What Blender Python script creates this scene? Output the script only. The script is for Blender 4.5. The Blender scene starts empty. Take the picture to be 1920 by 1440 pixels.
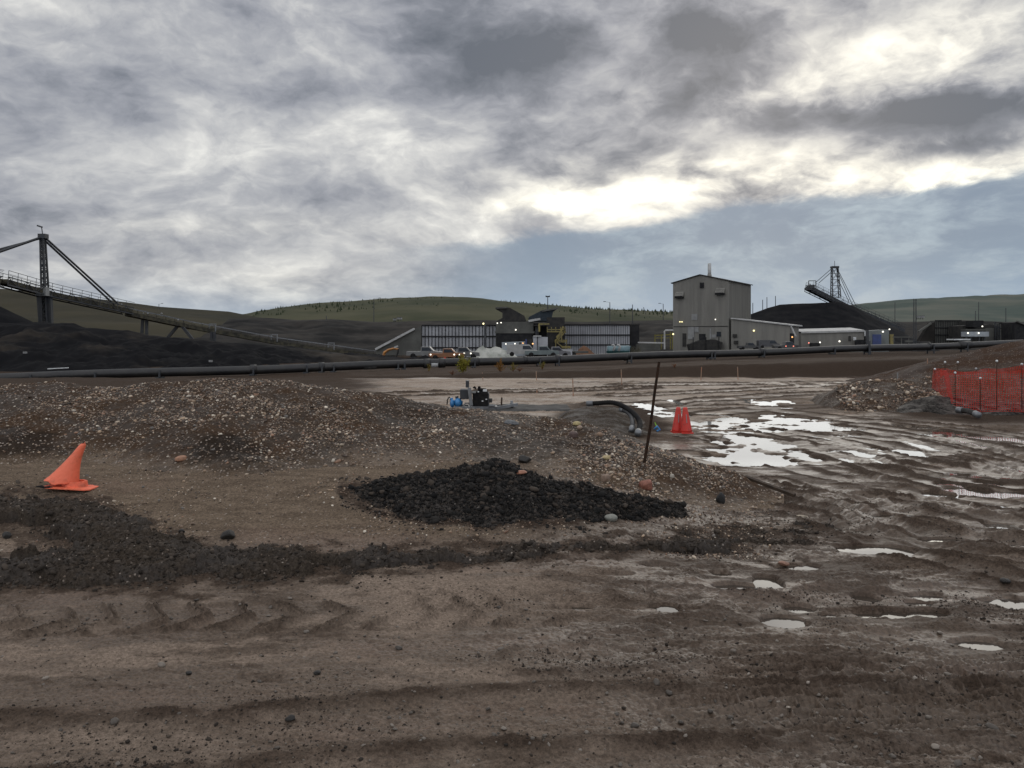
import bpy, math, random
import numpy as np
from mathutils import Vector, Matrix

random.seed(7)
RNG = np.random.default_rng(11)
S = bpy.context.scene
COL = S.collection
F = 1493.0      # focal length in photo pixels (photo 1920 wide)
HZ = 635.0      # horizon row in the photo
HC = 2.2        # eye height

# ------------------------------------------------------------------ camera
cam = bpy.data.cameras.new('camera'); camo = bpy.data.objects.new('camera', cam); COL.objects.link(camo)
camo.location = (0, 0, HC); camo.rotation_euler = (math.radians(90), 0, 0)
cam.sensor_width = 36; cam.lens = 36 * F / 1920; cam.shift_y = -(720 - HZ) / 1920
cam.clip_start = 0.1; cam.clip_end = 20000
S.camera = camo

# ------------------------------------------------------------------ view
S.view_settings.view_transform = 'Standard'; S.view_settings.look = 'None'
S.view_settings.exposure = 0.30; S.view_settings.gamma = 1

# ------------------------------------------------------------------ sun behind the cloud
SUN_AZ = math.radians(17); SUN_EL = math.radians(20)
sl = bpy.data.lights.new('sun', 'SUN'); sl.energy = 0.5; sl.angle = math.radians(54); sl.color = (1, .95, .86)
so = bpy.data.objects.new('sun', sl); COL.objects.link(so)
sd = Vector((math.sin(SUN_AZ) * math.cos(SUN_EL), math.cos(SUN_AZ) * math.cos(SUN_EL), math.sin(SUN_EL)))
so.rotation_euler = sd.to_track_quat('Z', 'Y').to_euler()

# ------------------------------------------------------------------ world
class NT:
    def __init__(s, tree): s.t = tree; s.n = tree.nodes; s.l = tree.links
    def new(s, typ, **kw):
        nd = s.n.new(typ)
        for k, v in kw.items(): setattr(nd, k, v)
        return nd
    def put(s, sock, v):
        if isinstance(v, bpy.types.NodeSocket): s.l.new(v, sock)
        elif v is not None: sock.default_value = v
    def m(s, op, a, b=None, c=None, clamp=False):
        nd = s.new('ShaderNodeMath', operation=op); nd.use_clamp = clamp
        s.put(nd.inputs[0], a)
        if b is not None: s.put(nd.inputs[1], b)
        if c is not None: s.put(nd.inputs[2], c)
        return nd.outputs[0]
    def mix(s, f, a, b, blend='MIX'):
        nd = s.new('ShaderNodeMix', data_type='RGBA', blend_type=blend)
        s.put(nd.inputs[0], f)
        s.put(nd.inputs[6], a if isinstance(a, bpy.types.NodeSocket) else (*a, 1)[:4])
        s.put(nd.inputs[7], b if isinstance(b, bpy.types.NodeSocket) else (*b, 1)[:4])
        return nd.outputs[2]
    def ramp(s, v, lo, hi):
        nd = s.new('ShaderNodeMapRange', interpolation_type='SMOOTHSTEP')
        s.put(nd.inputs[0], v); nd.inputs[1].default_value = lo; nd.inputs[2].default_value = hi
        return nd.outputs[0]
    def noise(s, vec, scale, detail=4, rough=.5, dist=0., color=False, lac=2.0):
        nd = s.new('ShaderNodeTexNoise'); nd.inputs['Scale'].default_value = scale
        nd.inputs['Detail'].default_value = detail; nd.inputs['Roughness'].default_value = rough
        nd.inputs['Distortion'].default_value = dist; nd.inputs['Lacunarity'].default_value = lac
        if vec is not None: s.l.new(vec, nd.inputs['Vector'])
        return nd.outputs['Color'] if color else nd.outputs['Fac']
    def comb(s, x, y, z):
        nd = s.new('ShaderNodeCombineXYZ'); s.put(nd.inputs[0], x); s.put(nd.inputs[1], y); s.put(nd.inputs[2], z)
        return nd.outputs[0]

def build_world():
    w = bpy.data.worlds.new('World'); S.world = w; w.use_nodes = True
    w.node_tree.nodes.clear(); N = NT(w.node_tree)
    tc = N.new('ShaderNodeTexCoord'); sp = N.new('ShaderNodeSeparateXYZ'); N.l.new(tc.outputs['Generated'], sp.inputs[0])
    x, y, z = sp.outputs
    az = N.m('ARCTAN2', x, y); el = N.m('ARCSINE', z)
    # clouds flatten towards the horizon
    zz = N.m('MULTIPLY', N.m('POWER', N.m('MAXIMUM', z, 0.0), .83), 1.85)
    P = N.comb(x, y, zz)
    wv = N.noise(P, 3.0, 5, .6, 0, color=True)
    vm = N.new('ShaderNodeVectorMath', operation='MULTIPLY_ADD'); N.l.new(wv, vm.inputs[0]); vm.inputs[1].default_value = (.16, .16, .16); N.l.new(P, vm.inputs[2]); PW = vm.outputs[0]
    big = N.noise(PW, 2.6, 5, .5, .0)
    med = N.noise(PW, 6.5, 10, .62, .15)
    fine = N.noise(PW, 17, 8, .62, .2)
    ws = N.new('ShaderNodeSeparateColor'); N.l.new(wv, ws.inputs[0])
    a = N.m('ADD', az, N.m('MULTIPLY', N.m('SUBTRACT', ws.outputs[0], .5), .20))
    e = N.m('ADD', el, N.m('MULTIPLY', N.m('SUBTRACT', N.m('ADD', N.m('MULTIPLY', ws.outputs[1], .5), N.m('MULTIPLY', med, .5)), .5), .11))
    def AE(px, py):
        aa = math.atan((px - 960) / F); return aa, math.atan((HZ - py) / F * math.cos(aa))
    def blob(px, py, sx, sy, g, ten=0.):
        a0, e0 = AE(px, py)
        da = N.m('DIVIDE', N.m('SUBTRACT', a, a0), sx / F)
        de = N.m('DIVIDE', N.m('SUBTRACT', N.m('SUBTRACT', e, e0), N.m('MULTIPLY', N.m('SUBTRACT', az, a0), ten)), sy / F)
        q = N.m('ADD', N.m('MULTIPLY', da, da), N.m('MULTIPLY', de, de))
        return N.m('MULTIPLY', N.m('POWER', 2.718, N.m('MULTIPLY', q, -1.0)), g)
    def total(lst):
        r = None
        for b in lst:
            v = blob(*b); r = v if r is None else N.m('ADD', r, v)
        return r
    tex = N.m('ADD', N.m('ADD', N.m('MULTIPLY', big, .36), N.m('MULTIPLY', med, .45)), N.m('MULTIPLY', fine, .19))
    vo = N.new('ShaderNodeTexVoronoi', feature='F1'); vo.inputs['Scale'].default_value = 6.0; vo.inputs['Detail'].default_value = 2; vo.inputs['Roughness'].default_value = .55
    wv2 = N.noise(PW, 8, 4, .6, 0, color=True); vm2 = N.new('ShaderNodeVectorMath', operation='MULTIPLY_ADD'); N.l.new(wv2, vm2.inputs[0]); vm2.inputs[1].default_value = (.12, .12, .12); N.l.new(PW, vm2.inputs[2]); N.l.new(vm2.outputs[0], vo.inputs['Vector'])
    puff = N.m('MULTIPLY', N.m('SUBTRACT', vo.outputs['Distance'], PUFF0), .15)
    bias = total(SKY_DENS)
    t2 = N.m('ADD', N.m('ADD', tex, puff), bias)
    cr = N.new('ShaderNodeValToRGB'); N.l.new(t2, cr.inputs[0])
    els = cr.color_ramp.elements
    stops = [(.34, (.105, .118, .142)), (.42, (.180, .192, .222)), (.48, (.270, .280, .312)), (.54, (.365, .372, .392)), (.61, (.52, .52, .515)), (.70, (.80, .79, .74))]
    els[0].position = stops[0][0]; els[0].color = (*stops[0][1], 1); els[1].position = stops[-1][0]; els[1].color = (*stops[-1][1], 1)
    for p, c in stops[1:-1]:
        k = els.new(p); k.color = (*c, 1)
    c = cr.outputs[0]
    glow = total(SKY_GLOW)
    gm = N.m('MULTIPLY', glow, N.ramp(t2, .40, .64))
    glc = N.mix(1.0, (1.0, .92, .68), N.comb(gm, gm, gm), 'MULTIPLY')
    c = N.mix(1.0, c, glc, 'ADD')
    # lower blue-grey bank on the right
    edge = N.m('ADD', N.m('MULTIPLY', az, .10), .128)
    below = N.ramp(N.m('SUBTRACT', edge, e), -.004, .012)
    right = N.ramp(a, -.22, .04)
    front = N.ramp(y, .0, .4)
    bank = N.m('MULTIPLY', N.m('MULTIPLY', below, right), front)
    lowv = N.ramp(el, .0, .13)
    bankc = N.mix(lowv, (.215, .315, .430), (.165, .222, .300))
    bankc = N.mix(N.ramp(N.m('ADD', N.m('MULTIPLY', med, .6), N.m('MULTIPLY', fine, .4)), .46, .66), bankc, (.29, .365, .43))
    c = N.mix(N.m('MULTIPLY', bank, .93), c, bankc)
    hz = N.m('MULTIPLY', N.m('SUBTRACT', 1.0, N.ramp(el, -.01, .085)), .8)
    c = N.mix(hz, c, (.215, .310, .430))
    # added fill: unseen sky behind and overhead brightened to lift camera-facing sides
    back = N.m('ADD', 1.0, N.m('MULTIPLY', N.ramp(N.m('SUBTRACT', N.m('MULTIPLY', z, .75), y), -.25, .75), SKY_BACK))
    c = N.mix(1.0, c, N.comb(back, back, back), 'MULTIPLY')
    sky = N.new('ShaderNodeTexSky', sky_type='NISHITA'); sky.sun_disc = False
    sky.sun_elevation = SUN_EL; sky.sun_rotation = SUN_AZ
    skyc = N.mix(1.0, sky.outputs[0], (.1, .1, .1), 'MULTIPLY')
    c = N.mix(.97, skyc, c)
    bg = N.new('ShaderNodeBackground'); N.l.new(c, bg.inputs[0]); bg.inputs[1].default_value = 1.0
    out = N.new('ShaderNodeOutputWorld'); N.l.new(bg.outputs[0], out.inputs[0])
    w.cycles.sampling_method = 'MANUAL'; w.cycles.sample_map_resolution = 512
SKY_DENS = [(960, 80, 230, 80, -.14), (1330, 60, 160, 75, -.11), (700, 30, 260, 60, -.03), (60, 150, 260, 70, -.06), (500, 110, 300, 50, -.02), (820, 190, 250, 40, -.02), (300, 480, 130, 35, -.05), (600, 400, 380, 50, .03),
            (640, 505, 320, 45, .07), (130, 30, 130, 40, .05), (600, 10, 160, 30, .05), (350, 300, 300, 60, .03), (700, 255, 260, 35, .03), (1050, 300, 200, 60, -.02),
            (1600, 222, 330, 24, -.12), (1850, 215, 200, 30, -.11), (1280, 205, 140, 25, -.08), (1540, 20, 120, 35, -.05), (1800, 275, 130, 14, -.08),
            (1740, 90, 300, 85, .03), (1300, 350, 360, 45, .04)]
SKY_GLOW = [(1260, 345, 290, 46, .50), (1600, 325, 280, 46, .46, -.04), (1850, 320, 150, 52, .55), (1700, 95, 340, 110, .28), (1480, 150, 190, 60, .10), (1820, 60, 140, 50, .14), (1080, 388, 120, 20, .6), (1400, 300, 420, 140, .16), (600, 545, 90, 22, .16), (280, 430, 130, 25, .08), (560, 430, 260, 25, .08)]
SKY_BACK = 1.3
PUFF0 = .82
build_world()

# ------------------------------------------------------------------ numeric helpers
_T = np.random.default_rng(5).random((8, 256, 256))
def vnoise(x, y, seed=0):
    T = _T[seed % 8]; x = x + seed * 17.31; y = y + seed * 9.77
    xi = np.floor(x).astype(np.int64); yi = np.floor(y).astype(np.int64)
    fx = x - xi; fy = y - yi; fx = fx * fx * (3 - 2 * fx); fy = fy * fy * (3 - 2 * fy)
    x0 = xi & 255; x1 = (xi + 1) & 255; y0 = yi & 255; y1 = (yi + 1) & 255
    return (T[x0, y0] * (1 - fx) + T[x1, y0] * fx) * (1 - fy) + (T[x0, y1] * (1 - fx) + T[x1, y1] * fx) * fy - .5
def fbm(x, y, o=4, g=.5, seed=0):
    r = 0; a = 1.; s = 1.
    for i in range(o):
        c_, s_ = math.cos(i * .7), math.sin(i * .7)
        r = r + a * vnoise((x * c_ - y * s_) * s, (x * s_ + y * c_) * s, seed + i); a *= g; s *= 2.03
    return r
def ridged(x, y, o=3, g=.5, seed=0):
    r = 0; a = 1.; s = 1.
    for i in range(o):
        r = r + a * (.5 - 2 * np.abs(vnoise(x * s, y * s, seed + i))); a *= g; s *= 2.1
    return r
def sst(x, a, b):
    t = np.clip((x - a) / (b - a), 0, 1); return t * t * (3 - 2 * t)
def PXof(x, y): return 960 + F * x / np.maximum(y, .5)
def PYof(y, z): return HZ + (HC - z) * F / np.maximum(y, .5)
def W(px, py, Y): return Vector(((px - 960) / F * Y, Y, HC - (py - HZ) / F * Y))

# ------------------------------------------------------------------ terrain functions
def baseB(Y): return -0.42 * sst(Y, 8, 18)
def farG(px, Y):
    zf = np.interp(px, [-900, 0, 700, 1000, 1400, 1800, 2600], [-1.4, -1.2, -.5, -.15, .40, .85, 1.0])
    z = baseB(Y); k = sst(Y, 53, 55.5); z = z * (1 - k) + zf * k
    k2 = sst(Y, 92, 118); return z * (1 - k2) + (-2.2) * k2
def leftW(px): return 1 - sst(px, 980, 1400)
def sandZ(Y): return np.interp(Y, [6.9, 8.0, 9.0, 10, 12, 14.5, 19], [0, .07, .22, .42, .5, .2, -.42])
def G0(x, y):
    px = PXof(x, y); z = farG(px, y)
    w = leftW(px) * (y < 19); return z * (1 - w) + sandZ(y) * w

def pw(px, py):   # pixel on the base mud surface -> world x,y
    Y = HC * F / (py - HZ)
    for _ in range(6):
        Y = (HC - float(baseB(np.array(Y)))) * F / (py - HZ)
    return (px - 960) / F * Y, Y

PUD = [(1075, 1133, 40, 6), (1240, 1136, 34, 9), (1378, 1096, 36, 8), (1436, 1086, 26, 12), (1282, 1034, 44, 5), (1505, 1059, 56, 7), (1645, 1027, 60, 10),
       (1230, 1058, 40, 5), (1475, 1162, 46, 11), (1612, 1147, 70, 13), (1672, 1146, 40, 9), (1737, 1145, 36, 9), (1742, 1115, 40, 7), (1722, 1128, 34, 8), (1627, 1119, 26, 7),
       (1842, 1203, 60, 16), (1915, 1179, 55, 9), (1900, 1125, 60, 16), (1350, 1073, 20, 5), (1150, 1076, 40, 4), (1560, 1150, 30, 7), (1500, 1137, 34, 8), (1665, 1195, 20, 6), (1450, 1370, 18, 4),
       (1352, 862, 50, 18), (1395, 848, 55, 30), (1440, 830, 44, 22), (1385, 822, 30, 16), (1460, 860, 34, 14), (1340, 800, 66, 18), (1400, 792, 50, 16), (1500, 792, 92, 20), (1570, 800, 50, 9), (1432, 755, 34, 9), (1475, 752, 26, 5),
       (1215, 762, 26, 9), (1255, 775, 42, 8), (1200, 758, 20, 6), (1265, 752, 12, 6), (1700, 845, 30, 10), (1598, 846, 36, 8), (1520, 858, 26, 7), (1640, 838, 24, 5), (1765, 809, 40, 6), (1840, 818, 60, 7), (1910, 826, 50, 6), (1722, 800, 30, 5), (1684, 796, 20, 4),
       (1810, 888, 34, 8), (1830, 920, 46, 10), (1905, 923, 50, 8), (1780, 905, 30, 6), (1850, 945, 30, 6), (1860, 905, 30, 5), (1760, 925, 26, 5), (1700, 965, 50, 4), (1780, 1010, 50, 5), (1880, 985, 40, 8), (1665, 918, 18, 4)]
PUDW = []
for (cx, cy, a_, b_) in PUD:
    X0, Y0 = pw(cx, cy); Ya = pw(cx, cy + b_)[1]; Yb = pw(cx, cy - b_)[1]
    PUDW.append((X0, Y0, a_ / F * Y0, max((Yb - Ya) / 2, .05)))
RUT = [  # points in photo pixels, half width m, depth
    ([(1440, 806), (1500, 822), (1550, 831), (1620, 838)], .20, .05), ([(1540, 796), (1600, 801), (1650, 811), (1715, 830), (1785, 853), (1870, 870), (1960, 890)], .22, .06),
    ([(1480, 838), (1570, 838), (1613, 855), (1663, 870), (1763, 883), (1860, 892), (1960, 900)], .22, .06), ([(1500, 868), (1560, 866), (1620, 880), (1680, 893), (1760, 910)], .18, .04),
    ([(1640, 790), (1720, 802), (1790, 813), (1900, 828), (1990, 838)], .25, .06), ([(1700, 842), (1780, 862), (1850, 880), (1960, 905)], .2, .05),
    ([(1560, 818), (1640, 828), (1700, 845), (1760, 865), (1850, 878)], .16, .04), ([(1290, 850), (1340, 872), (1400, 868), (1440, 845), (1500, 830)], .2, .06),
    ([(740, 741), (900, 736), (1060, 733), (1200, 728)], .5, .10), ([(1150, 742), (1300, 737), (1420, 730), (1560, 722)], .4, .06), ([(1130, 760), (1300, 752), (1450, 742), (1600, 735)], .4, .06),
    ([(1180, 722), (1400, 720), (1600, 718)], .6, .06), ([(1330, 775), (1450, 765), (1600, 760), (1700, 775)], .35, .07), ([(1250, 765), (1400, 762), (1500, 775), (1620, 790)], .3, .06),
    ([(1600, 900), (1700, 925), (1800, 955), (1930, 990)], .2, .045), ([(1520, 905), (1650, 945), (1780, 985), (1930, 1030)], .2, .035), ([(1720, 1000), (1830, 1010), (1940, 1025)], .16, .04),
    ([(1200, 1110), (1350, 1125), (1500, 1145), (1650, 1160), (1800, 1165), (1950, 1160)], .14, .03), ([(1300, 1180), (1500, 1190), (1700, 1185), (1950, 1200)], .16, .035),
    ([(-40, 1400), (300, 1400), (700, 1360), (1000, 1345), (1400, 1340), (1960, 1330)], .17, .04), ([(1000, 1240), (1300, 1220), (1500, 1215), (1950, 1230)], .12, .025)]
def seg_dist(x, y, pts):
    d = np.full(x.shape, 1e9)
    for (ax, ay), (bx, by) in zip(pts[:-1], pts[1:]):
        dx, dy = bx - ax, by - ay; t = np.clip(((x - ax) * dx + (y - ay) * dy) / (dx * dx + dy * dy), 0, 1)
        d = np.minimum(d, np.hypot(x - ax - t * dx, y - ay - t * dy))
    return d
RUTW = [([pw(*p) for p in pts], w_, d_) for pts, w_, d_ in RUT]
_r = random.Random(3)
def fan(base, offs, wid, dep):
    for o_ in offs:
        pts = [pw(*p) for p in base]; q = []
        for i, (x_, y_) in enumerate(pts):
            a_, b_ = pts[max(i - 1, 0)], pts[min(i + 1, len(pts) - 1)]; dx, dy = b_[0] - a_[0], b_[1] - a_[1]; L_ = math.hypot(dx, dy)
            k_ = o_ + _r.uniform(-.12, .12) + .25 * math.sin(i * 1.3 + o_ * 2); q.append((x_ - dy / L_ * k_, y_ + dx / L_ * k_))
        i0 = _r.randint(0, 2); RUTW.append((q[i0:], wid * _r.uniform(.7, 1.2), dep * _r.uniform(.6, 1.3)))
fan([(1380, 796), (1460, 806), (1540, 818), (1620, 832), (1700, 852), (1790, 876), (1880, 895), (1990, 912)], [-3.2, -2.6, -1.7, -.9, -.2, .5, 1.3, 2.2, 3.0, 4.2, 5.2], .19, .06)
fan([(1330, 905), (1420, 920), (1520, 935), (1640, 955), (1760, 985), (1880, 1010), (2000, 1030)], [-1.4, -.8, -.2, .5, 1.1, 1.8], .15, .05)
fan([(1040, 1120), (1200, 1118), (1350, 1128), (1500, 1146), (1650, 1160), (1800, 1168), (1980, 1165)], [-.9, -.5, -.1, .35, .7], .07, .022)
fan([(900, 1225), (1100, 1215), (1300, 1205), (1500, 1200), (1700, 1205), (1960, 1215)], [-.5, -.15, .2], .06, .022)
fan([(980, 716), (1150, 714), (1320, 714), (1500, 716), (1650, 724)], [-4, -1.5, 1.5, 4.5, 8], .3, .05)
WL = -.038
def chevron(x, y, x0, y0, ang, L, half, per, depth):
    c_, s_ = math.cos(ang), math.sin(ang)
    s = (x - x0) * c_ + (y - y0) * s_; t = -(x - x0) * s_ + (y - y0) * c_
    s = s + .12 * fbm(x * 2, y * 2, 3, .5, 3); t = t + .06 * fbm(x * 2.3, y * 2.3, 3, .5, 4)
    win = sst(s, 0, .4) * (1 - sst(s, L - .6, L)) * (1 - sst(np.abs(t), half * .85, half))
    ph = np.abs(((s + np.abs(t) * .75) / per) % 1.0 - .5) * 2
    rid = np.exp(-((ph - .85) / .12) ** 2)
    breakup = .25 + .75 * sst(fbm(x * 1.7, y * 1.7, 2, .5, 6), -.45, -.05)
    return depth * win * breakup * (rid - .35)
def lugs(x, y, x0, y0, ang, L, half, p1, p2, depth):
    c_, s_ = math.cos(ang), math.sin(ang); s = (x - x0) * c_ + (y - y0) * s_; t = -(x - x0) * s_ + (y - y0) * c_
    s = s + .05 * fbm(x * 3, y * 3, 2, .5, 3); t = t + .04 * fbm(x * 3, y * 3, 2, .5, 4)
    win = sst(s, 0, .3) * (1 - sst(s, L - .5, L)) * (1 - sst(np.abs(t), half * .85, half)) * (.2 + .8 * sst(fbm(x * 1.9, y * 1.9, 2, .5, 6), -.4, .0))
    row = np.floor(t / p2); a = ((t / p2) % 1) - .5; b = ((s / p1 + .5 * (row % 2)) % 1) - .5
    rid = np.maximum(np.exp(-((np.abs(a) - .5) / .16) ** 2), np.exp(-((np.abs(b) - .5) / .13) ** 2))
    return depth * win * (rid - .4)
RUTATTR = {}
def ground_full(x, y, keep=False):
    z = G0(x, y); px = PXof(x, y)
    near = (y > 3) & (y < 60) & (np.abs(px - 960) < 1250)
    o = np.zeros_like(z)
    nx, ny = x[near], y[near]; npx = px[near]
    right = sst(npx + (ny - 8) * 25, 760, 1350)           # churned wheel-track side
    amp = .22 + .78 * right
    h = .026 * fbm(nx * .6, ny * 1.1, 3, .5, 1) * amp + .022 * fbm(nx * 1.5, ny * 5.2, 4, .55, 2) * amp
    crumb = np.maximum(fbm(nx * 9, ny * 11, 4, .6, 3) - .10, 0)
    h += (.012 + .030 * right) * crumb * sst(fbm(nx * 1.3, ny * 1.9, 3, .5, 5), -.10, .3) + (.006 + .012 * right) * np.abs(fbm(nx * 22, ny * 24, 3, .6, 1))
    h += .011 * fbm(nx * 26, ny * 30, 4, .68, 4) + .014 * np.maximum(fbm(nx * 14, ny * 17, 3, .6, 6) - .12, 0) + (.004 + .010 * right) * fbm(nx * 7, ny * 12, 3, .6, 2)
    h += .03 * fbm(nx * .35, ny * .5, 2, .5, 6) * right
    h += (.008 + .012 * right) * np.maximum(ridged(nx * 2.2, ny * 6.5, 4, .6, 3), -.1)
    cut = np.zeros_like(h); rg = np.zeros_like(h)
    for pts, w_, d_ in RUTW:
        xs = [p[0] for p in pts]; ys = [p[1] for p in pts]
        m = (nx > min(xs) - 1.5) & (nx < max(xs) + 1.5) & (ny > min(ys) - 1.5) & (ny < max(ys) + 1.5)
        if not m.any(): continue
        wob = .35 * w_ * fbm(nx[m] * 1.7, ny[m] * 1.7, 2, .5, 2)
        d = seg_dist(nx[m], ny[m], pts) + wob
        d_ = d_ * (1.5 if ys[0] > 9 else 1.2)
        cut[m] = np.maximum(cut[m], d_ * np.exp(-(d / w_) ** 2) * sst(fbm(nx[m] * .8, ny[m] * 1.2, 3, .5, 6), -.45, .25))
        rg[m] = np.maximum(rg[m], .75 * d_ * np.exp(-((d - 1.9 * w_) / (.6 * w_)) ** 2) * (.75 + .8 * fbm(nx[m] * 4, ny[m] * 4, 3, .6, 7)))
    gate = 1 - sst(ny, 47, 51.5); cut = cut * gate; rg = rg * gate
    h += rg
    h += chevron(nx, ny, -4.9, 6.15, .045, 5.6, .36, .36, .055)
    h += chevron(nx, ny, -1.4, 6.6, .10, 3.2, .30, .33, .022)
    h += lugs(nx, ny, .7, 4.62, .10, 3.4, .26, .13, .105, .045)
    h += lugs(nx, ny, 1.5, 5.15, .08, 3.2, .2, .14, .11, .035)
    # puddles: keep everything else above the water, sink the ponds
    wt = WL * np.ones_like(h)
    h = np.where((h < wt + .008) & (npx > 1020), wt + .008 + .15 * (h - wt - .008) * 0 + .002 * fbm(nx * 12, ny * 12, 2, .5, 1), h)
    h = h - cut
    if keep: ra = np.zeros_like(z); ra[near] = np.clip(cut / .03, 0, 1); RUTATTR['r'] = ra; rb = np.zeros_like(z); rb[near] = np.clip(rg / .035, 0, 1) * (cut < .015); RUTATTR['g'] = rb
    q = np.full_like(h, -9.)
    nn = .35 * (ny < 12) + 1.5 * fbm(nx * 1.5, ny * 2.8, 3, .55, 3) + .55 * fbm(nx * 6, ny * 9, 3, .55, 5) - .15
    for (X0, Y0, a_, b_) in PUDW:
        m = (np.abs(nx - X0) < 2.6 * a_) & (np.abs(ny - Y0) < 2.6 * b_)
        qq = 1.25 - ((nx[m] - X0) / a_) ** 2 - ((ny[m] - Y0) / b_) ** 2
        q[m] = np.maximum(q[m], qq)
    ks = sst(q, -4.8, .3) * .88; h = h * (1 - ks) + ks * (WL + .016 + .22 * (h - WL))
    q = q + nn
    k = sst(q, .0, .7)
    h = h * (1 - k) + (WL - .022 + .02 * fbm(nx * 5, ny * 5, 3, .6, 2)) * k
    fade = sst(ny, 48, 56); h = h * (1 - fade) + fade * (.15 * fbm(nx * .5, ny * .5, 4, .5, 2))
    o[near] = h
    far = (y >= 60); o[far] = .25 * fbm(x[far] * .12, y[far] * .12, 4, .5, 2)
    return z + o

# gravel mound
MT = np.array([(-900, 730, 14), (-300, 726, 14), (0, 723, 14), (100, 719, 14), (220, 724, 14), (300, 714, 13.6), (390, 709, 13.5), (480, 710, 13.5), (600, 721, 13.5), (680, 733, 13.6), (760, 748, 13.8), (860, 767, 14),
               (960, 779, 14), (1040, 780, 13.5), (1100, 790, 13), (1150, 803, 12.6), (1200, 826, 12.3), (1250, 850, 12), (1300, 868, 11.8), (1380, 898, 11.4), (1450, 935, 11.0), (1600, 1000, 11)])
def mound_z(x, y):
    px = PXof(x, y)
    yc = np.interp(px, MT[:, 0], MT[:, 1]); Yc = np.interp(px, MT[:, 0], MT[:, 2]); Yt = np.interp(px, [0, 200, 420, 560, 900, 1150, 1300, 1500], [11.0, 10.9, 10.2, 10.6, 10.7, 10.1, 10.0, 10.2])
    Yt = Yt + .5 * fbm(x * .5, y * .5, 2, .5, 3)
    zc = HC - (yc - HZ) * Yc / F; zt = G0(x, y * 0 + Yt) - .02; zc = np.maximum(zc, zt + .02)
    t = (y - Yt) / (Yc - Yt)
    f_ = np.where(t < 0, 0, np.where(t < 1, 1.25 * t - .25 * t * t, 1.0))
    up = zt + (zc - zt) * np.minimum(f_, 1) + np.minimum(y - Yt, 0) * .5
    back = zc - .55 * np.maximum(y - Yc - .15, 0)
    z = np.minimum(up, back)
    rnd = .20 * fbm(x * .75, y * .55, 3, .5, 1) * (1 - .6 * np.exp(-((t - 1) / .15) ** 2)) - .10 * np.maximum(ridged(x * .8, y * .25, 2, .5, 5), 0) * sst(t, .0, .3) * (1 - sst(t, .7, 1.)) + .055 * fbm(x * 3.2, y * 3.2, 4, .58, 4) + .012 * fbm(x * 14, y * 14, 3, .6, 2)
    return z + rnd * sst(t, -.1, .3)
# coal pile
CT = np.array([(595, 960, 950), (622, 940, 958), (650, 922, 968), (680, 906, 976), (760, 891, 990), (850, 880, 996), (930, 861, 998), (980, 880, 998), (1040, 904, 996), (1100, 913, 992), (1150, 924, 985), (1210, 934, 975), (1280, 948, 957), (1310, 968, 955)])
def coal_z(x, y):
    px = PXof(x, y)
    yt = np.interp(px, CT[:, 0], CT[:, 1]); yb = np.interp(px, CT[:, 0], CT[:, 2])
    Yc = np.interp(px, [600, 930, 1100, 1300], [9.9, 10.0, 9.7, 9.75]); Yb = np.minimum((HC - .10) * F / (yb - HZ), Yc - .25)
    zc = HC - (yt - HZ) * Yc / F; zb = G0(x, Yb) - .03; zc = np.maximum(zc, zb + .04)
    t = (y - Yb + .25 * fbm(x * 2.5, y * 2.5, 3, .5, 2)) / (Yc - Yb); f_ = np.clip(t, 0, 1)
    z = np.minimum(zb + (zc - zb) * np.sin(f_ * 1.5708) ** .9 + np.minimum(y - Yb, 0) * .9, zc - .7 * np.maximum(y - Yc, 0))
    r = .055 * fbm(x * 3.2, y * 3.2, 3, .5, 3) + .05 * np.abs(fbm(x * 9, y * 9, 3, .6, 5)) + .03 * fbm(x * 26, y * 26, 3, .65, 2)
    end = sst(px, 600, 640) * (1 - sst(px, 1275, 1310))
    return np.where(end > 0, z + r * sst(t, 0, .2) - .35 * (1 - end), G0(x, y) - .45)
# mud berm
BT = np.array([(-900, 935), (-200, 930), (0, 922), (100, 926), (180, 935), (250, 958), (300, 985), (350, 1010), (420, 1028), (600, 1033), (750, 1028), (900, 1020), (1050, 1010), (1200, 1004), (1400, 992), (1560, 986), (1700, 990)])
BB = np.array([(-900, 1090), (-200, 1088), (0, 1084), (300, 1080), (500, 1072), (700, 1055), (900, 1040), (1100, 1022), (1250, 1013), (1400, 1003), (1560, 990), (1700, 986)])
def berm_mask(x, y):
    px = PXof(x, y); g = G0(x, y); py = PYof(y, g + .08) + 30 * fbm(x * 2.0, y * 2.6, 5, .62, 2)
    t = np.interp(px, BT[:, 0], BT[:, 1]); b = np.interp(px, BB[:, 0], BB[:, 1])
    m = np.minimum(py - t, b - py)
    pk = 1 - ((px - 20) / 125) ** 2 - ((py - 1012) / 27) ** 2
    pk = np.maximum(pk, 1 - ((px + 250) / 200) ** 2 - ((py - 1012) / 27) ** 2)
    return np.minimum(m, -pk * 30)
def berm_z(x, y):
    m = berm_mask(x, y); g = G0(x, y); px = PXof(x, y)
    hgt = np.interp(px, [-200, 300, 500, 900, 1300, 1600], [.15, .14, .11, .07, .045, .03])
    hw = np.interp(px, BB[:, 0], (BB[:, 1] - np.interp(BB[:, 0], BT[:, 0], BT[:, 1])) * .42); k = sst(m / np.minimum(np.maximum(hw, 4), 26), -.3, .9)
    r = .05 * fbm(x * 2.6, y * 3.4, 3, .5, 6) + .075 * np.maximum(fbm(x * 8, y * 10, 4, .62, 4), -.1) + .03 * fbm(x * 24, y * 26, 3, .6, 1)
    return g - .10 + k * (hgt * .8 + .105) + r * sst(m, -2, 6)
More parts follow.
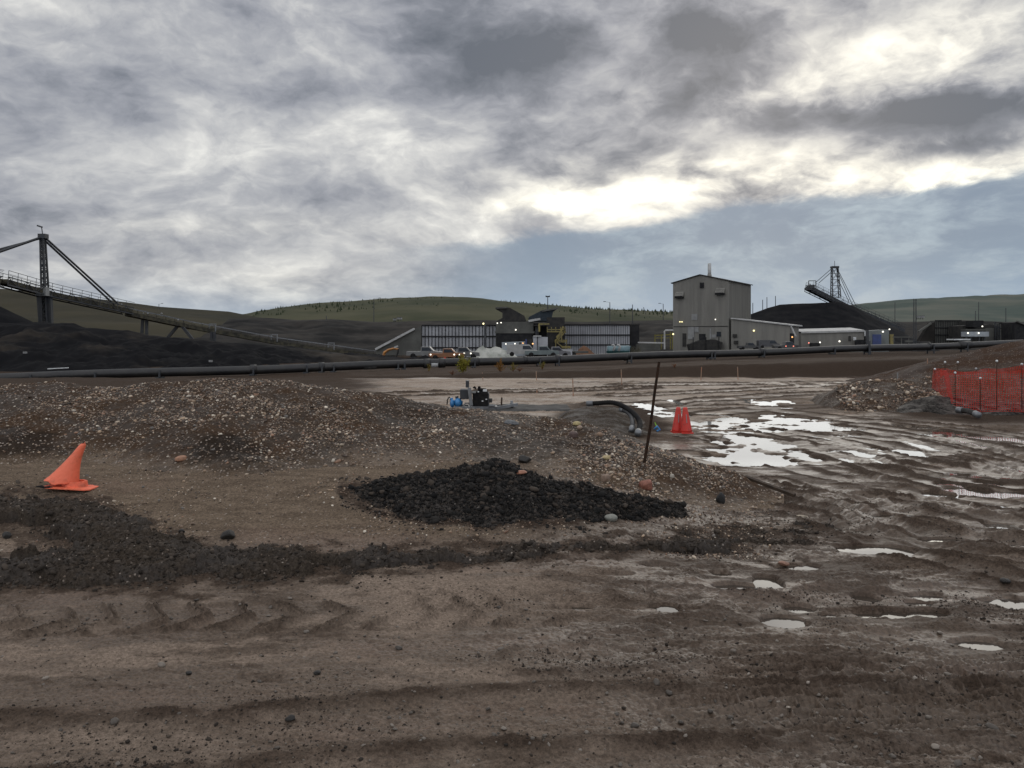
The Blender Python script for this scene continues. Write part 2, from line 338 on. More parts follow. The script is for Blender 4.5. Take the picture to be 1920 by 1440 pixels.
def dark_top(x, y):
    return np.maximum.reduce([ground_full(x, y), mound_z(x, y) - 9 * ((y < 9.4) | (y > 19)), coal_z(x, y) - 9 * ((y < 8) | (y > 11.5)), berm_z(x, y) - 9 * ((y > 11) | (y < 6.5))])
def zat(x, y):
    return float(dark_top(np.array([x], float), np.array([y], float))[0])

# ------------------------------------------------------------------ mesh helpers
def link(o, parent=None):
    COL.objects.link(o)
    if parent is not None: o.parent = parent
    return o
def tag(o, label=None, cat=None, group=None, kind=None):
    if label: o['label'] = label
    if cat: o['category'] = cat
    if group: o['group'] = group
    if kind: o['kind'] = kind
    return o
def thing(name, label, cat, loc=(0, 0, 0), group=None):
    o = bpy.data.objects.new(name, None); o.location = Vector(loc); o.empty_display_size = .2
    link(o); return tag(o, label, cat, group)
def rootloc(o):
    v = Vector((0, 0, 0))
    while o is not None: v = v + Vector(o.location); o = o.parent
    return v
def np_mesh(name, V, Fq, mat, smooth=True, parent=None, attrs=None):
    me = bpy.data.meshes.new(name); n = len(V); k = Fq.shape[1]
    me.vertices.add(n); me.vertices.foreach_set('co', V.astype(np.float32).ravel())
    me.loops.add(Fq.size); me.loops.foreach_set('vertex_index', Fq.astype(np.int32).ravel())
    me.polygons.add(len(Fq)); me.polygons.foreach_set('loop_start', np.arange(0, Fq.size, k, dtype=np.int32))
    me.polygons.foreach_set('loop_total', np.full(len(Fq), k, np.int32))
    if smooth: me.polygons.foreach_set('use_smooth', np.ones(len(Fq), bool))
    me.update(calc_edges=True)
    if attrs:
        for an, arr in attrs.items():
            a = me.attributes.new(an, 'FLOAT_COLOR', 'POINT'); a.data.foreach_set('color', arr.astype(np.float32).ravel())
    me.materials.append(mat)
    o = bpy.data.objects.new(name, me); link(o, parent); return o
def gridfaces(nr, nc, wrap=False):
    r = np.arange(nr - 1)[:, None]; c = np.arange(nc if wrap else nc - 1)[None, :]; c2 = (c + 1) % nc
    a = r * nc + c; b = r * nc + c2; d = (r + 1) * nc + c; e = (r + 1) * nc + c2
    return np.stack([a, b, e, d], -1).reshape(-1, 4)
ICOV = []; _p = (1 + 5 ** .5) / 2
ICOV = np.array([(-1, _p, 0), (1, _p, 0), (-1, -_p, 0), (1, -_p, 0), (0, -1, _p), (0, 1, _p), (0, -1, -_p), (0, 1, -_p), (_p, 0, -1), (_p, 0, 1), (-_p, 0, -1), (-_p, 0, 1)]) / math.hypot(1, _p)
ICOF = np.array([(0, 11, 5), (0, 5, 1), (0, 1, 7), (0, 7, 10), (0, 10, 11), (1, 5, 9), (5, 11, 4), (11, 10, 2), (10, 7, 6), (7, 1, 8), (3, 9, 4), (3, 4, 2), (3, 2, 6), (3, 6, 8), (3, 8, 9), (4, 9, 5), (2, 4, 11), (6, 2, 10), (8, 6, 7), (9, 8, 1)])
def ico_sub(n):
    V = [tuple(v) for v in ICOV]; Fc = [tuple(f) for f in ICOF]
    for _ in range(n):
        cache = {}; nf = []
        def mid(a, b):
            k = (min(a, b), max(a, b))
            if k not in cache:
                m = np.array(V[a]) + np.array(V[b]); m /= np.linalg.norm(m); V.append(tuple(m)); cache[k] = len(V) - 1
            return cache[k]
        for a, b, c in Fc:
            ab, bc, ca = mid(a, b), mid(b, c), mid(c, a); nf += [(a, ab, ca), (b, bc, ab), (c, ca, bc), (ab, bc, ca)]
        Fc = nf
    return np.array(V), np.array(Fc)
ICO = {k: ico_sub(k) for k in range(4)}
class MB:
    def __init__(s): s.v = []; s.f = []
    def add(s, V, Fc):
        o = len(s.v); s.v += [tuple(v) for v in V]; s.f += [tuple(i + o for i in f) for f in Fc]; return s
    def box(s, c, size, rz=0, M=None):
        c = Vector(c); h = Vector(size) / 2; R = Matrix.Rotation(rz, 3, 'Z') if M is None else M
        V = [c + R @ Vector((h.x * a, h.y * b, h.z * d)) for a in (-1, 1) for b in (-1, 1) for d in (-1, 1)]
        return s.add(V, [(0, 1, 3, 2), (4, 6, 7, 5), (0, 4, 5, 1), (2, 3, 7, 6), (0, 2, 6, 4), (1, 5, 7, 3)])
    def beam(s, a, b, w, h=None):
        a = Vector(a); b = Vector(b); h = w if h is None else h; d = (b - a)
        L = d.length; d.normalize(); up = Vector((0, 0, 1)) if abs(d.z) < .98 else Vector((0, 1, 0))
        sx = d.cross(up).normalized(); sz = sx.cross(d)
        M = Matrix((d, sx, sz)).transposed(); return s.box((a + b) / 2, (L, w, h), M=M)
    def tube(s, a, b, r0, r1=None, n=10, cap=True): return s.path([a, b], [r0, r0 if r1 is None else r1], n, cap)
    def path(s, pts, rs, n=10, cap=True, flat=1.0):
        pts = [Vector(p) for p in pts]
        if not hasattr(rs, '__len__'): rs = [rs] * len(pts)
        V = []; Fc = []; prev = None
        for i, p in enumerate(pts):
            d = (pts[min(i + 1, len(pts) - 1)] - pts[max(i - 1, 0)]).normalized()
            if prev is None:
                up = Vector((0, 0, 1)) if abs(d.z) < .9 else Vector((1, 0, 0)); sx = d.cross(up).normalized()
            else: sx = (prev - d * prev.dot(d)).normalized()
            prev = sx; sy = d.cross(sx)
            for k in range(n):
                t = 2 * math.pi * k / n; V.append(p + sx * (math.cos(t) * rs[i]) + sy * (math.sin(t) * rs[i] * flat))
        for i in range(len(pts) - 1):
            for k in range(n):
                a = i * n + k; b = i * n + (k + 1) % n; Fc.append((a, b, b + n, a + n))
        if cap: Fc += [tuple(range(n))[::-1], tuple(range((len(pts) - 1) * n, len(pts) * n))]
        return s.add(V, Fc)
    def prism(s, poly, off):
        poly = [Vector(p) for p in poly]; off = Vector(off); n = len(poly)
        return s.add(poly + [p + off for p in poly], [tuple(range(n)), tuple(range(2 * n - 1, n - 1, -1))] + [(i, i + n, (i + 1) % n + n, (i + 1) % n) for i in range(n)])
    def ico(s, c, r, sub=1, jit=0.):
        V, Fc = ICO[sub]; r = Vector(r) if hasattr(r, '__len__') else Vector((r, r, r)); c = Vector(c)
        return s.add([c + Vector((v[0] * r.x, v[1] * r.y, v[2] * r.z)) * (1 + random.uniform(-jit, jit)) for v in V], [tuple(f) for f in Fc])
    def build(s, name, mat, parent=None, smooth=False, loc=None):
        o0 = rootloc(parent) if parent is not None else Vector(loc or (0, 0, 0))
        me = bpy.data.meshes.new(name); me.from_pydata([Vector(v) - o0 for v in s.v], [], s.f)
        if smooth:
            me.polygons.foreach_set('use_smooth', [True] * len(me.polygons))
        me.update(); me.materials.append(mat)
        import bmesh
        bm = bmesh.new(); bm.from_mesh(me); bmesh.ops.recalc_face_normals(bm, faces=bm.faces); bm.to_mesh(me); bm.free()
        o = bpy.data.objects.new(name, me)
        if parent is None: o.location = o0
        link(o, parent); return o

# ------------------------------------------------------------------ materials
def principled(name):
    m = bpy.data.materials.new(name); m.use_nodes = True; m.node_tree.nodes.clear(); N = NT(m.node_tree)
    b = N.new('ShaderNodeBsdfPrincipled'); o = N.new('ShaderNodeOutputMaterial'); N.l.new(b.outputs[0], o.inputs[0]); return m, N, b
def mk(name, c1, c2=None, scale=2., rough=.7, bump=0., metal=0., detail=4, lo=.35, hi=.65, stretch=None, bscale=None):
    m, N, b = principled(name); b.inputs['Specular IOR Level'].default_value = .5 if rough < .7 else .06; tc = N.new('ShaderNodeTexCoord'); v = tc.outputs['Object']
    if stretch:
        mp = N.new('ShaderNodeMapping'); mp.inputs['Scale'].default_value = stretch; N.l.new(v, mp.inputs[0]); v = mp.outputs[0]
    c2 = c2 or tuple(k * .7 for k in c1)
    n = N.noise(v, scale, detail, .6)
    c = N.mix(N.ramp(n, lo, hi), c1, c2)
    N.l.new(c, b.inputs['Base Color']); b.inputs['Roughness'].default_value = rough; b.inputs['Metallic'].default_value = metal
    if bump:
        bn = N.new('ShaderNodeBump'); bn.inputs['Strength'].default_value = bump; bn.inputs['Distance'].default_value = .05
        N.l.new(N.noise(v, bscale or scale * 4, 5, .6), bn.inputs['Height']); N.l.new(bn.outputs[0], b.inputs['Normal'])
    return m
def glowmat(name, col, s):
    m, N, b = principled(name); b.inputs['Base Color'].default_value = (*col, 1); b.inputs['Emission Color'].default_value = (*col, 1); b.inputs['Emission Strength'].default_value = s; return m

def soil(name, dry, wetc, scl, wet_lo, wet_hi, r_dry, r_wet, bump=.6, specks=None, zone=False, spec=.5):
    """wet soil: colour and gloss patches, crumbs in the bump"""
    m, N, b = principled(name); tc = N.new('ShaderNodeTexCoord'); v = tc.outputs['Object']
    mp = N.new('ShaderNodeMapping'); mp.inputs['Scale'].default_value = (.55, 1.5, 1.) if zone else (.75, 1.1, 1.); N.l.new(v, mp.inputs[0]); vs = mp.outputs[0]
    big = N.noise(vs, scl, 6, .58, .4); med = N.noise(vs, scl * 7, 9, .66, .3); fin = N.noise(v, 38, 6, .68); grit = N.noise(v, 150, 3, .6)
    mixn = N.m('ADD', N.m('MULTIPLY', big, .50), N.m('ADD', N.m('MULTIPLY', med, .40), N.m('MULTIPLY', fin, .10)))
    wet = N.ramp(mixn, wet_lo + .02, wet_hi - .03)
    col = N.mix(wet, dry, wetc)
    if zone:
        at = N.new('ShaderNodeAttribute'); at.attribute_name = 'zone'; zs = N.new('ShaderNodeSeparateColor'); N.l.new(at.outputs['Color'], zs.inputs[0])
        sand, churn, dark = zs.outputs[0], zs.outputs[1], zs.outputs[2]
        col = N.mix(N.m('MULTIPLY', sand, .9), col, N.mix(N.ramp(med, .35, .65), (.175, .132, .094), (.118, .088, .063)))
        col = N.mix(N.m('MULTIPLY', churn, N.m('ADD', .35, N.m('MULTIPLY', N.ramp(med, .62, .40), .5))), col, (.070, .050, .037))
        red = N.ramp(N.noise(vs, .55, 4, .6), .5, .68)
        col = N.mix(N.m('MULTIPLY', red, .40), col, (.18, .125, .095))
        at2 = N.new('ShaderNodeAttribute'); at2.attribute_name = 'pale'; p2 = N.new('ShaderNodeSeparateColor'); N.l.new(at2.outputs['Color'], p2.inputs[0]); col = N.mix(N.m('MULTIPLY', p2.outputs[0], N.m('ADD', .55, N.m('MULTIPLY', N.ramp(med, .35, .65), .45))), col, (.27, .205, .152))
        col = N.mix(dark, col, (.046, .033, .025))
        wet = N.m('MULTIPLY', wet, N.m('SUBTRACT', 1.0, N.m('MULTIPLY', sand, .95)))
        wet = N.m('MULTIPLY', wet, N.m('SUBTRACT', 1.0, N.m('MULTIPLY', dark, .97)))
        pal0 = N.new('ShaderNodeAttribute'); pal0.attribute_name = 'pale'; ps = N.new('ShaderNodeSeparateColor'); N.l.new(pal0.outputs['Color'], ps.inputs[0]); wet = N.m('MULTIPLY', wet, N.m('SUBTRACT', 1.0, N.m('MULTIPLY', ps.outputs[0], .55)))
        wet = N.m('MULTIPLY', wet, N.m('ADD', .58, N.m('MULTIPLY', churn, .75)), clamp=True)
        wet = N.m('MAXIMUM', wet, N.m('MULTIPLY', ps.outputs[1], .95)); col = N.mix(N.m('MULTIPLY', ps.outputs[1], .5), col, (.075, .052, .036))
    if name == 'gravel soil':
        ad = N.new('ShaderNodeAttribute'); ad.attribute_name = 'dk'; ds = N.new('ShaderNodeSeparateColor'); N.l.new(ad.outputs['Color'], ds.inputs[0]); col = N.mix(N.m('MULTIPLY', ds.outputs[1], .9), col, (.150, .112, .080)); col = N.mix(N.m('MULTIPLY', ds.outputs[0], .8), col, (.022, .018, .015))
    shade = N.m('MULTIPLY', N.m('ADD', .62, N.m('MULTIPLY', N.ramp(fin, .34, .66), .62)), N.m('ADD', .84, N.m('MULTIPLY', N.ramp(grit, .38, .62), .3)))
    col = N.mix(1.0, col, N.comb(shade, shade, shade), 'MULTIPLY')
    dk = N.ramp(N.noise(v, 17, 5, .7), .60, .66)
    col = N.mix(N.m('MULTIPLY', dk, .55), col, tuple(k * .45 for k in wetc))
    if specks:
        vo = N.new('ShaderNodeTexVoronoi'); vo.inputs['Scale'].default_value = specks[0]; N.l.new(v, vo.inputs['Vector'])
        sc = N.new('ShaderNodeSeparateColor'); N.l.new(vo.outputs['Color'], sc.inputs[0])
        s_ = N.m('MULTIPLY', N.m('LESS_THAN', vo.outputs['Distance'], .30), N.m('GREATER_THAN', sc.outputs[0], specks[1]))
        if zone: s_ = N.m('MULTIPLY', s_, N.m('ADD', .12, sand), clamp=True)
        col = N.mix(s_, col, N.mix(sc.outputs[1], (.30, .26, .22), (.14, .10, .075)))
    N.l.new(col, b.inputs['Base Color'])
    rr = N.m('ADD', r_dry, N.m('MULTIPLY', wet, r_wet - r_dry)); rr = N.m('ADD', rr, N.m('MULTIPLY', N.m('SUBTRACT', med, .5), .22), clamp=True)
    if zone: rr = N.m('ADD', rr, N.m('MULTIPLY', dark, .3), clamp=True)
    N.l.new(rr, b.inputs['Roughness']); N.put(b.inputs['Specular IOR Level'], N.m('ADD', .03 * spec, N.m('MULTIPLY', wet, spec * .85)))
    if zone: b.inputs['Specular Tint'].default_value = (1, .88, .76, 1)
    h = N.m('ADD', N.m('MULTIPLY', fin, .6), N.m('ADD', N.m('MULTIPLY', grit, .12), N.m('MULTIPLY', med, .7)))
    bn = N.new('ShaderNodeBump'); bn.inputs['Distance'].default_value = .03; N.put(bn.inputs['Strength'], N.m('MULTIPLY', N.m('SUBTRACT', 1.0, N.m('MULTIPLY', wet, .75)), bump))
    N.l.new(h, bn.inputs['Height']); N.l.new(bn.outputs[0], b.inputs['Normal'])
    return m
M = {}
M['mud'] = soil('mud', (.232, .180, .140), (.108, .079, .058), .55, .40, .56, .72, .30, .75, specks=(26, .80), zone=True)
M['gravel_soil'] = soil('gravel soil', (.072, .046, .030), (.040, .027, .018), .8, .38, .6, .85, .6, 1.0, specks=(20, .45), spec=.25)
M['coal'] = soil('coal', (.015, .014, .013), (.040, .033, .027), 2.2, .4, .6, .72, .5, 1.0, spec=.3)
M['dark_mud'] = soil('dark mud', (.062, .049, .038), (.036, .028, .022), 1.6, .4, .6, .85, .6, 1.0, specks=(30, .9), spec=.3)
M['red_soil'] = soil('reddish soil', (.060, .038, .027), (.042, .028, .021), .5, .4, .6, .9, .75, .8, specks=(12, .82), spec=.2)
M['coalfar'] = mk('coal far', (.009, .009, .010), (.050, .042, .034), .055, .95, 1.0, bscale=1.4, detail=9, lo=.50, hi=.66)
M['coalheap'] = mk('stockpile coal', (.005, .0055, .007), (.010, .010, .011), .3, .95, .6, bscale=1.2)
M['bankfar'] = mk('dark overburden', (.013, .013, .013), (.042, .038, .034), .06, .95, .6, detail=7, bscale=.5)
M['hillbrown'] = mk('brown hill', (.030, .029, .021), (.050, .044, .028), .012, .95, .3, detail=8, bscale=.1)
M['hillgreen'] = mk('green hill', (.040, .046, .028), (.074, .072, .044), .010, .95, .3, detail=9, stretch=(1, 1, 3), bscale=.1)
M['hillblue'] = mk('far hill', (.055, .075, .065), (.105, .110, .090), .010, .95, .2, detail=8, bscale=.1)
M['treeline'] = mk('small spruce', (.030, .040, .024), (.048, .056, .034), .5, .9)
M['pipe'] = mk('black pipe', (.007, .007, .008), (.016, .015, .014), 1.2, .48, .15, bscale=30)
M['darksteel'] = mk('dark steel', (.022, .026, .032), (.035, .036, .038), 1.5, .6)
M['steel'] = mk('galvanised steel', (.20, .21, .22), (.13, .135, .14), 3, .45, metal=.5)
M['greybelt'] = mk('weathered conveyor side', (.085, .078, .055), (.035, .034, .030), 1.1, .8, detail=7)
M['cladding'] = mk('grey cladding', (.185, .178, .158), (.145, .140, .125), .25, .65, stretch=(3, 3, .3), detail=6)
M['cladtrim'] = mk('pale trim', (.40, .40, .39), (.30, .30, .29), 1, .6)
M['darktrim'] = mk('dark trim', (.03, .03, .03), (.045, .043, .04), 1, .7)
M['lightpanel'] = mk('light panel', (.22, .225, .22), (.17, .17, .17), .8, .6)
M['concrete'] = mk('concrete', (.115, .115, .105), (.080, .080, .074), .3, .85, .3, detail=7)
M['wallpanel'] = mk('wall panel', (.36, .37, .39), (.26, .265, .28), .4, .6, detail=6, stretch=(1, 1, .3))
M['rib'] = mk('rib', (.018, .018, .020), (.03, .03, .03), 1, .7)
M['white'] = mk('white paint', (.62, .64, .64), (.45, .46, .46), 1.2, .5)
M['palegrey'] = mk('pale grey cladding', (.30, .33, .35), (.24, .26, .28), .6, .6)
M['yellow'] = mk('yellow paint', (.22, .175, .045), (.12, .10, .04), 2, .55)
M['orange_paint'] = mk('worn orange paint', (.42, .17, .03), (.22, .10, .03), 1.6, .5)
M['cone'] = mk('orange rubber', (.82, .165, .080), (.36, .10, .055), 7, .55, .25, lo=.5, hi=.78, detail=8)
M['redcone'] = mk('red plastic', (.52, .030, .018), (.24, .03, .02), 8, .5, lo=.5, hi=.75, detail=8)
M['black'] = mk('black rubber', (.010, .010, .011), (.020, .019, .018), 5, .72)
M['blue'] = mk('blue enamel', (.035, .19, .42), (.02, .12, .30), 9, .35)
M['bluedoor'] = mk('blue door', (.03, .05, .16), (.025, .04, .12), 1, .5)
M['teal'] = mk('teal paint', (.14, .22, .24), (.09, .15, .17), 2, .45)
M['rust'] = mk('rusty steel', (.020, .015, .012), (.045, .024, .015), 30, .8)
M['lath'] = mk('survey lath', (.34, .16, .10), (.26, .22, .17), 9, .8)
M['mat'] = mk('grey mat', (.075, .073, .07), (.045, .043, .041), 3, .7, .3)
M['hose'] = mk('corrugated hose', (.035, .036, .038), (.02, .02, .021), 12, .6)
M['leaf'] = mk('yellow leaf', (.20, .17, .025), (.10, .10, .02), 9, .8)
M['leafo'] = mk('orange leaf', (.24, .11, .025), (.12, .07, .02), 9, .8)
M['rustleaf'] = mk('red brown stalk', (.16, .07, .035), (.10, .05, .03), 9, .8)
M['glass'] = mk('dark window', (.02, .024, .03), (.03, .034, .04), 2, .12)
M['brownheap'] = mk('brown heap', (.13, .072, .045), (.09, .052, .034), .8, .9, .5)
M['wood'] = mk('muddy plank', (.06, .042, .03), (.035, .026, .02), 8, .7)
M['tarp'] = mk('off white tarpaulin', (.40, .40, .36), (.20, .21, .18), .5, .6, .4, bscale=1.5, detail=6)
M['lampw'] = glowmat('lit lamp white', (1, .95, .82), 1.3)
M['lampy'] = glowmat('lit lamp yellow', (1, .88, .45), 1.5)
M['lampo'] = glowmat('lit lamp orange', (1, .5, .18), 1.1)
M['lampr'] = glowmat('lit lamp red', (1, .28, .2), 1.0)
M['earth'] = mk('bank earth', (.060, .046, .036), (.038, .029, .024), .5, .9, .5)

def netmat():
    m, N, b = principled('orange netting'); tc = N.new('ShaderNodeTexCoord')
    n = N.noise(tc.outputs['Object'], 1.5, 3, .5)
    N.l.new(N.mix(n, (.50, .042, .024), (.34, .024, .018)), b.inputs['Base Color']); b.inputs['Roughness'].default_value = .45
    b.inputs['Subsurface Weight'].default_value = 0
    tr = N.new('ShaderNodeBsdfTranslucent'); tr.inputs[0].default_value = (.60, .05, .028, 1); mx = N.new('ShaderNodeMixShader'); mx.inputs[0].default_value = .35
    N.l.new(b.outputs[0], mx.inputs[1]); N.l.new(tr.outputs[0], mx.inputs[2])
    o = [n_ for n_ in N.n if n_.type == 'OUTPUT_MATERIAL'][0]; N.l.new(mx.outputs[0], o.inputs[0]); return m
M['net'] = netmat()
def stonemat(name, rough, spec=.35):
    m, N, b = principled(name); at = N.new('ShaderNodeAttribute'); at.attribute_name = 'tint'
    tc = N.new('ShaderNodeTexCoord'); n = N.noise(tc.outputs['Object'], 60, 4, .6); s = N.m('ADD', .7, N.m('MULTIPLY', n, .6))
    N.l.new(N.mix(1.0, at.outputs['Color'], N.comb(s, s, s), 'MULTIPLY'), b.inputs['Base Color']); b.inputs['Roughness'].default_value = rough
    b.inputs['Specular IOR Level'].default_value = spec; return m
M['stone'] = stonemat('pebble', .5); M['clod'] = stonemat('clod', .9, .15)
def watermat():
    m, N, b = principled('puddle water'); b.inputs['Base Color'].default_value = (.045, .036, .028, 1); b.inputs['Roughness'].default_value = .05; b.inputs['IOR'].default_value = 1.5
    b.inputs['Specular IOR Level'].default_value = .75
    tc = N.new('ShaderNodeTexCoord'); n = N.noise(tc.outputs['Object'], 3, 2, .5); bn = N.new('ShaderNodeBump'); bn.inputs['Strength'].default_value = .03; bn.inputs['Distance'].default_value = .02
    N.l.new(n, bn.inputs['Height']); N.l.new(bn.outputs[0], b.inputs['Normal']); return m
M['water'] = watermat()

# ------------------------------------------------------------------ ground sheet
def tread(x, y):
    f = lambda *a: np.maximum(chevron(x, y, *a), 0)
    return f(-4.9, 6.15, .045, 5.6, .36, .36, 1.) + f(-1.4, 6.6, .10, 3.2, .30, .33, .6) + .6 * np.maximum(lugs(x, y, .7, 4.62, .10, 3.4, .26, .13, .105, 1.), 0)
def build_ground():
    fine = np.arctan(np.linspace(-.76, .76, 1180)); c0 = fine[0]
    left = -np.pi + (c0 + np.pi) * (1 - (1 - np.linspace(0, 1, 46)) ** 1.6)
    ang = np.concatenate([left[:-1], fine, -left[::-1][1:-1]])
    t = np.linspace(0, 1, 1250); p = -.62
    dense = (3.5 ** p + (62 ** p - 3.5 ** p) * t) ** (1 / p)
    rr = np.concatenate([[.02, 1, 2, 3], dense, np.geomspace(62, 14000, 130)[1:]])
    R, A = np.meshgrid(rr, ang, indexing='ij')
    x = (R * np.sin(A)).ravel(); y = (R * np.cos(A)).ravel()
    z = np.zeros_like(x); f = y > .6
    z[f] = ground_full(x[f], y[f], True); rut = np.zeros_like(x); rut[f] = RUTATTR['r']; rgd = np.zeros_like(x); rgd[f] = RUTATTR['g']
    V = np.stack([x, y, z], -1)
    px = PXof(x, y); py = PYof(y, G0(x, y))
    n = fbm(x * .6, y * .6, 3, .5, 2)
    sand = leftW(px + 120) * sst(y, 7.9, 8.6) * (1 - sst(y, 15, 18))
    sand = np.maximum(sand, .0)
    churn = sst(px + (y - 8) * 25 + 250 * n, 820, 1350) * (y > 3) * (1 - .45 * sst(y, 9.5, 12))
    tanfar = (sst(y, 22, 32) * (1 - sst(y, 52, 54))) * (1 - sst(px + 200 * n, 1500, 1750)) * .55
    dark = (.97 - .14 * sst(y, 55.2, 57) * (1 - sst(y, 66, 72))) * sst(y, 52.6, 53.4)
    dark = np.maximum(dark, .95 * sst(125 - np.hypot((px - 1165) * .9, (py - 785) * 2.6) + 50 * n, -10, 60) * (y < 32))
    dark = np.maximum(dark, .95 * sst(110 - np.hypot((px - 1880) * .45, (py - 772) * 2.8) + 50 * n, -10, 60))
    dark = np.maximum(dark, .6 * sst(95 - np.hypot((px - 1480) * .7, (py - 770) * 3.5) + 80 * n, -10, 60))
    dark = np.maximum(dark, .55 * sst(px + 300 * n, 1150, 1400) * sst(fbm(x * 1.1, y * 2.6, 7, .64, 5), -.02, .20) * (y < 40))
    dark = np.maximum(dark, .42 * sst(fbm(x * .9, y * 2.4, 7, .66, 6), .12, .34) * (y < 8))
    f6 = fbm(x * 4, y * 5, 5, .65, 4)
    near = (y > 6) & (y < 12); bmk = np.full_like(x, -99.); bmk[near] = berm_mask(x[near], y[near]); dark = np.maximum(dark, .8 * sst(bmk + 30 * f6, -26, 0))
    cz = np.full_like(x, -99.); cz[near] = coal_z(x[near], y[near]) - G0(x[near], y[near]); coalm = sst(cz + .12 * f6, -.16, .0); sand_cut = 1 - np.maximum(coalm, .8 * sst(bmk + 30 * f6, -26, 0)); dark = np.maximum(dark, .95 * coalm)
    dark = np.maximum(dark, .9 * (1 - sst(px + 60 * n, 640, 740)) * (y > 19)); dark = np.maximum(dark, .85 * rgd); dark = np.maximum(dark, .62 * np.clip(tread(x, y) * 1.8 * (.7 + .8 * f6), 0, 1) * (y > 3))
    dark = np.maximum(dark, .9 * (y > 90))
    pale = sst(y, 19, 30) * (1 - sst(y, 52, 53.5)) * (1 - sst(px + 200 * n, 1550, 1800)) * (.6 + .8 * sst(fbm(x * .25, y * .9, 4, .55, 3), -.25, .15)); pale = pale * sst(px + 60 * n, 640, 740); pale = np.clip(pale, 0, 1) * (1 - np.clip(dark, 0, 1)); pale = np.stack([pale, rut, pale * 0, pale * 0 + 1], -1)
    zone = np.stack([np.maximum(sand, 0) * sand_cut, churn, np.clip(dark, 0, 1), np.ones_like(x)], -1)
    Fq = gridfaces(len(rr), len(ang), wrap=True)[:, ::-1]
    o = np_mesh('ground', V, Fq, M['mud'], attrs={'zone': zone, 'pale': pale}); tag(o, kind='structure')
build_ground()
def build_water():
    xs = np.linspace(-2, 34, 73); ys = np.concatenate([np.linspace(5, 18, 60), np.linspace(18.5, 42, 30)])
    Y, X = np.meshgrid(ys, xs, indexing='ij'); V = np.stack([X, Y, baseB(Y) + WL], -1).reshape(-1, 3)
    keep_px = PXof(V[:, 0], V[:, 1])
    Fq = gridfaces(len(ys), len(xs)); Fq = Fq[(keep_px[Fq] > 1040).all(1)]
    o = np_mesh('water', V, Fq, M['water']); tag(o, kind='structure')
build_water()

def patch(name, fn, px0, px1, npx, Y0, Y1, ny, mat, under=.06, attr=None):
    """a heap as its own rounded sheet whose rim dives under the ground"""
    U = (np.linspace(px0, px1, npx) - 960) / F; ys = np.geomspace(Y0, Y1, ny); Y, UU = np.meshgrid(ys, U, indexing='ij'); X = UU * Y
    x = X.ravel(); y = Y.ravel(); z = fn(x, y); g = G0(x, y)
    z = np.maximum(z, g - .5); V = np.stack([x, y, z], -1); Fq = gridfaces(ny, npx)
    keep = (z[Fq] > g[Fq] - under).any(1); Fq = Fq[keep]
    us = np.unique(Fq); mp = np.zeros(len(V), np.int64); mp[us] = np.arange(len(us))
    return np_mesh(name, V[us], mp[Fq], mat, attrs={'dk': attr(V[us])} if attr else None)
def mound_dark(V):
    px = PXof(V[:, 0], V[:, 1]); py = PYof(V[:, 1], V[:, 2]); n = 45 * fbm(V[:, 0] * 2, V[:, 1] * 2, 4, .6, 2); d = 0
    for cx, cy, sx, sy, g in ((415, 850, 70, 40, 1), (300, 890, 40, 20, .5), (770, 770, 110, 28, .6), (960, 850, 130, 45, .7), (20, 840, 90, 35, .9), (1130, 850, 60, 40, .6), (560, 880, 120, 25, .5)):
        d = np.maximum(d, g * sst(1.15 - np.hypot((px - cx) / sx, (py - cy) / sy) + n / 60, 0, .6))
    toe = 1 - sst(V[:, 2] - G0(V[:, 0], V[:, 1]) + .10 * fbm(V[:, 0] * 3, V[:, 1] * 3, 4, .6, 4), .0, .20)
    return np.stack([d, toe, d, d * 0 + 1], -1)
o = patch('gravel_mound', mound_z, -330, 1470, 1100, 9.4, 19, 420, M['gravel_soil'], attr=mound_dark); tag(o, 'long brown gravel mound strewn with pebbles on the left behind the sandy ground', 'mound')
o = patch('coal_pile', coal_z, 595, 1315, 620, 8.2, 11.2, 300, M['coal'], .05); tag(o, 'low black coal pile in front of the gravel mound', 'coal pile')
o = patch('mud_berm', berm_z, -330, 1700, 1400, 6.8, 11.0, 420, M['dark_mud'], .02); tag(o, 'crumbly dark mud berm along the edge of the wet road', 'berm')

def ridge(name, sil, Yf, Yc, Yb, zb, mat, amp=.3, fr=.2, npx=160, ny=40, round_=1., label=None, cat=None, kind=None, bumps=0.):
    sil = np.array(sil, float); pxs = np.linspace(sil[0, 0], sil[-1, 0], npx); U = (pxs - 960) / F
    yf = np.linspace(0, 1, ny); tt = np.concatenate([yf, 1 + yf[1:]])
    Ys = np.where(tt <= 1, Yf + (Yc - Yf) * tt, Yc + (Yb - Yc) * (tt - 1))
    T, UU = np.meshgrid(tt, U, indexing='ij'); Y = np.repeat(Ys[:, None], npx, 1); X = UU * Yc + (UU * Y - UU * Yc) * .6
    zc = HC - (np.interp(pxs, sil[:, 0], sil[:, 1]) - HZ) * Yc / F
    prof = np.where(T <= 1, T ** (1 / round_), np.maximum(2 - T, 0))
    prof = np.sin(np.clip(prof, 0, 1) * 1.5708) if round_ > 1 else prof
    Z = zb + (zc[None, :] - zb) * prof
    Z += amp * fbm(X * fr, Y * fr, 5, .5, 3) * np.minimum(prof * 3, 1) * (1 - (.94 if Yc > 300 else .8) * np.exp(-((T - 1) / .12) ** 2))
    if bumps: Z += bumps * fbm(X * 2 / max(Yc * .01, .1), Y * .05, 3, .6, 1) * np.exp(-((T - 1) / .05) ** 2)
    V = np.stack([X, Y, Z], -1).reshape(-1, 3); o = np_mesh(name, V, gridfaces(len(tt), npx), mat)
    tag(o, label, cat, kind=kind); return o

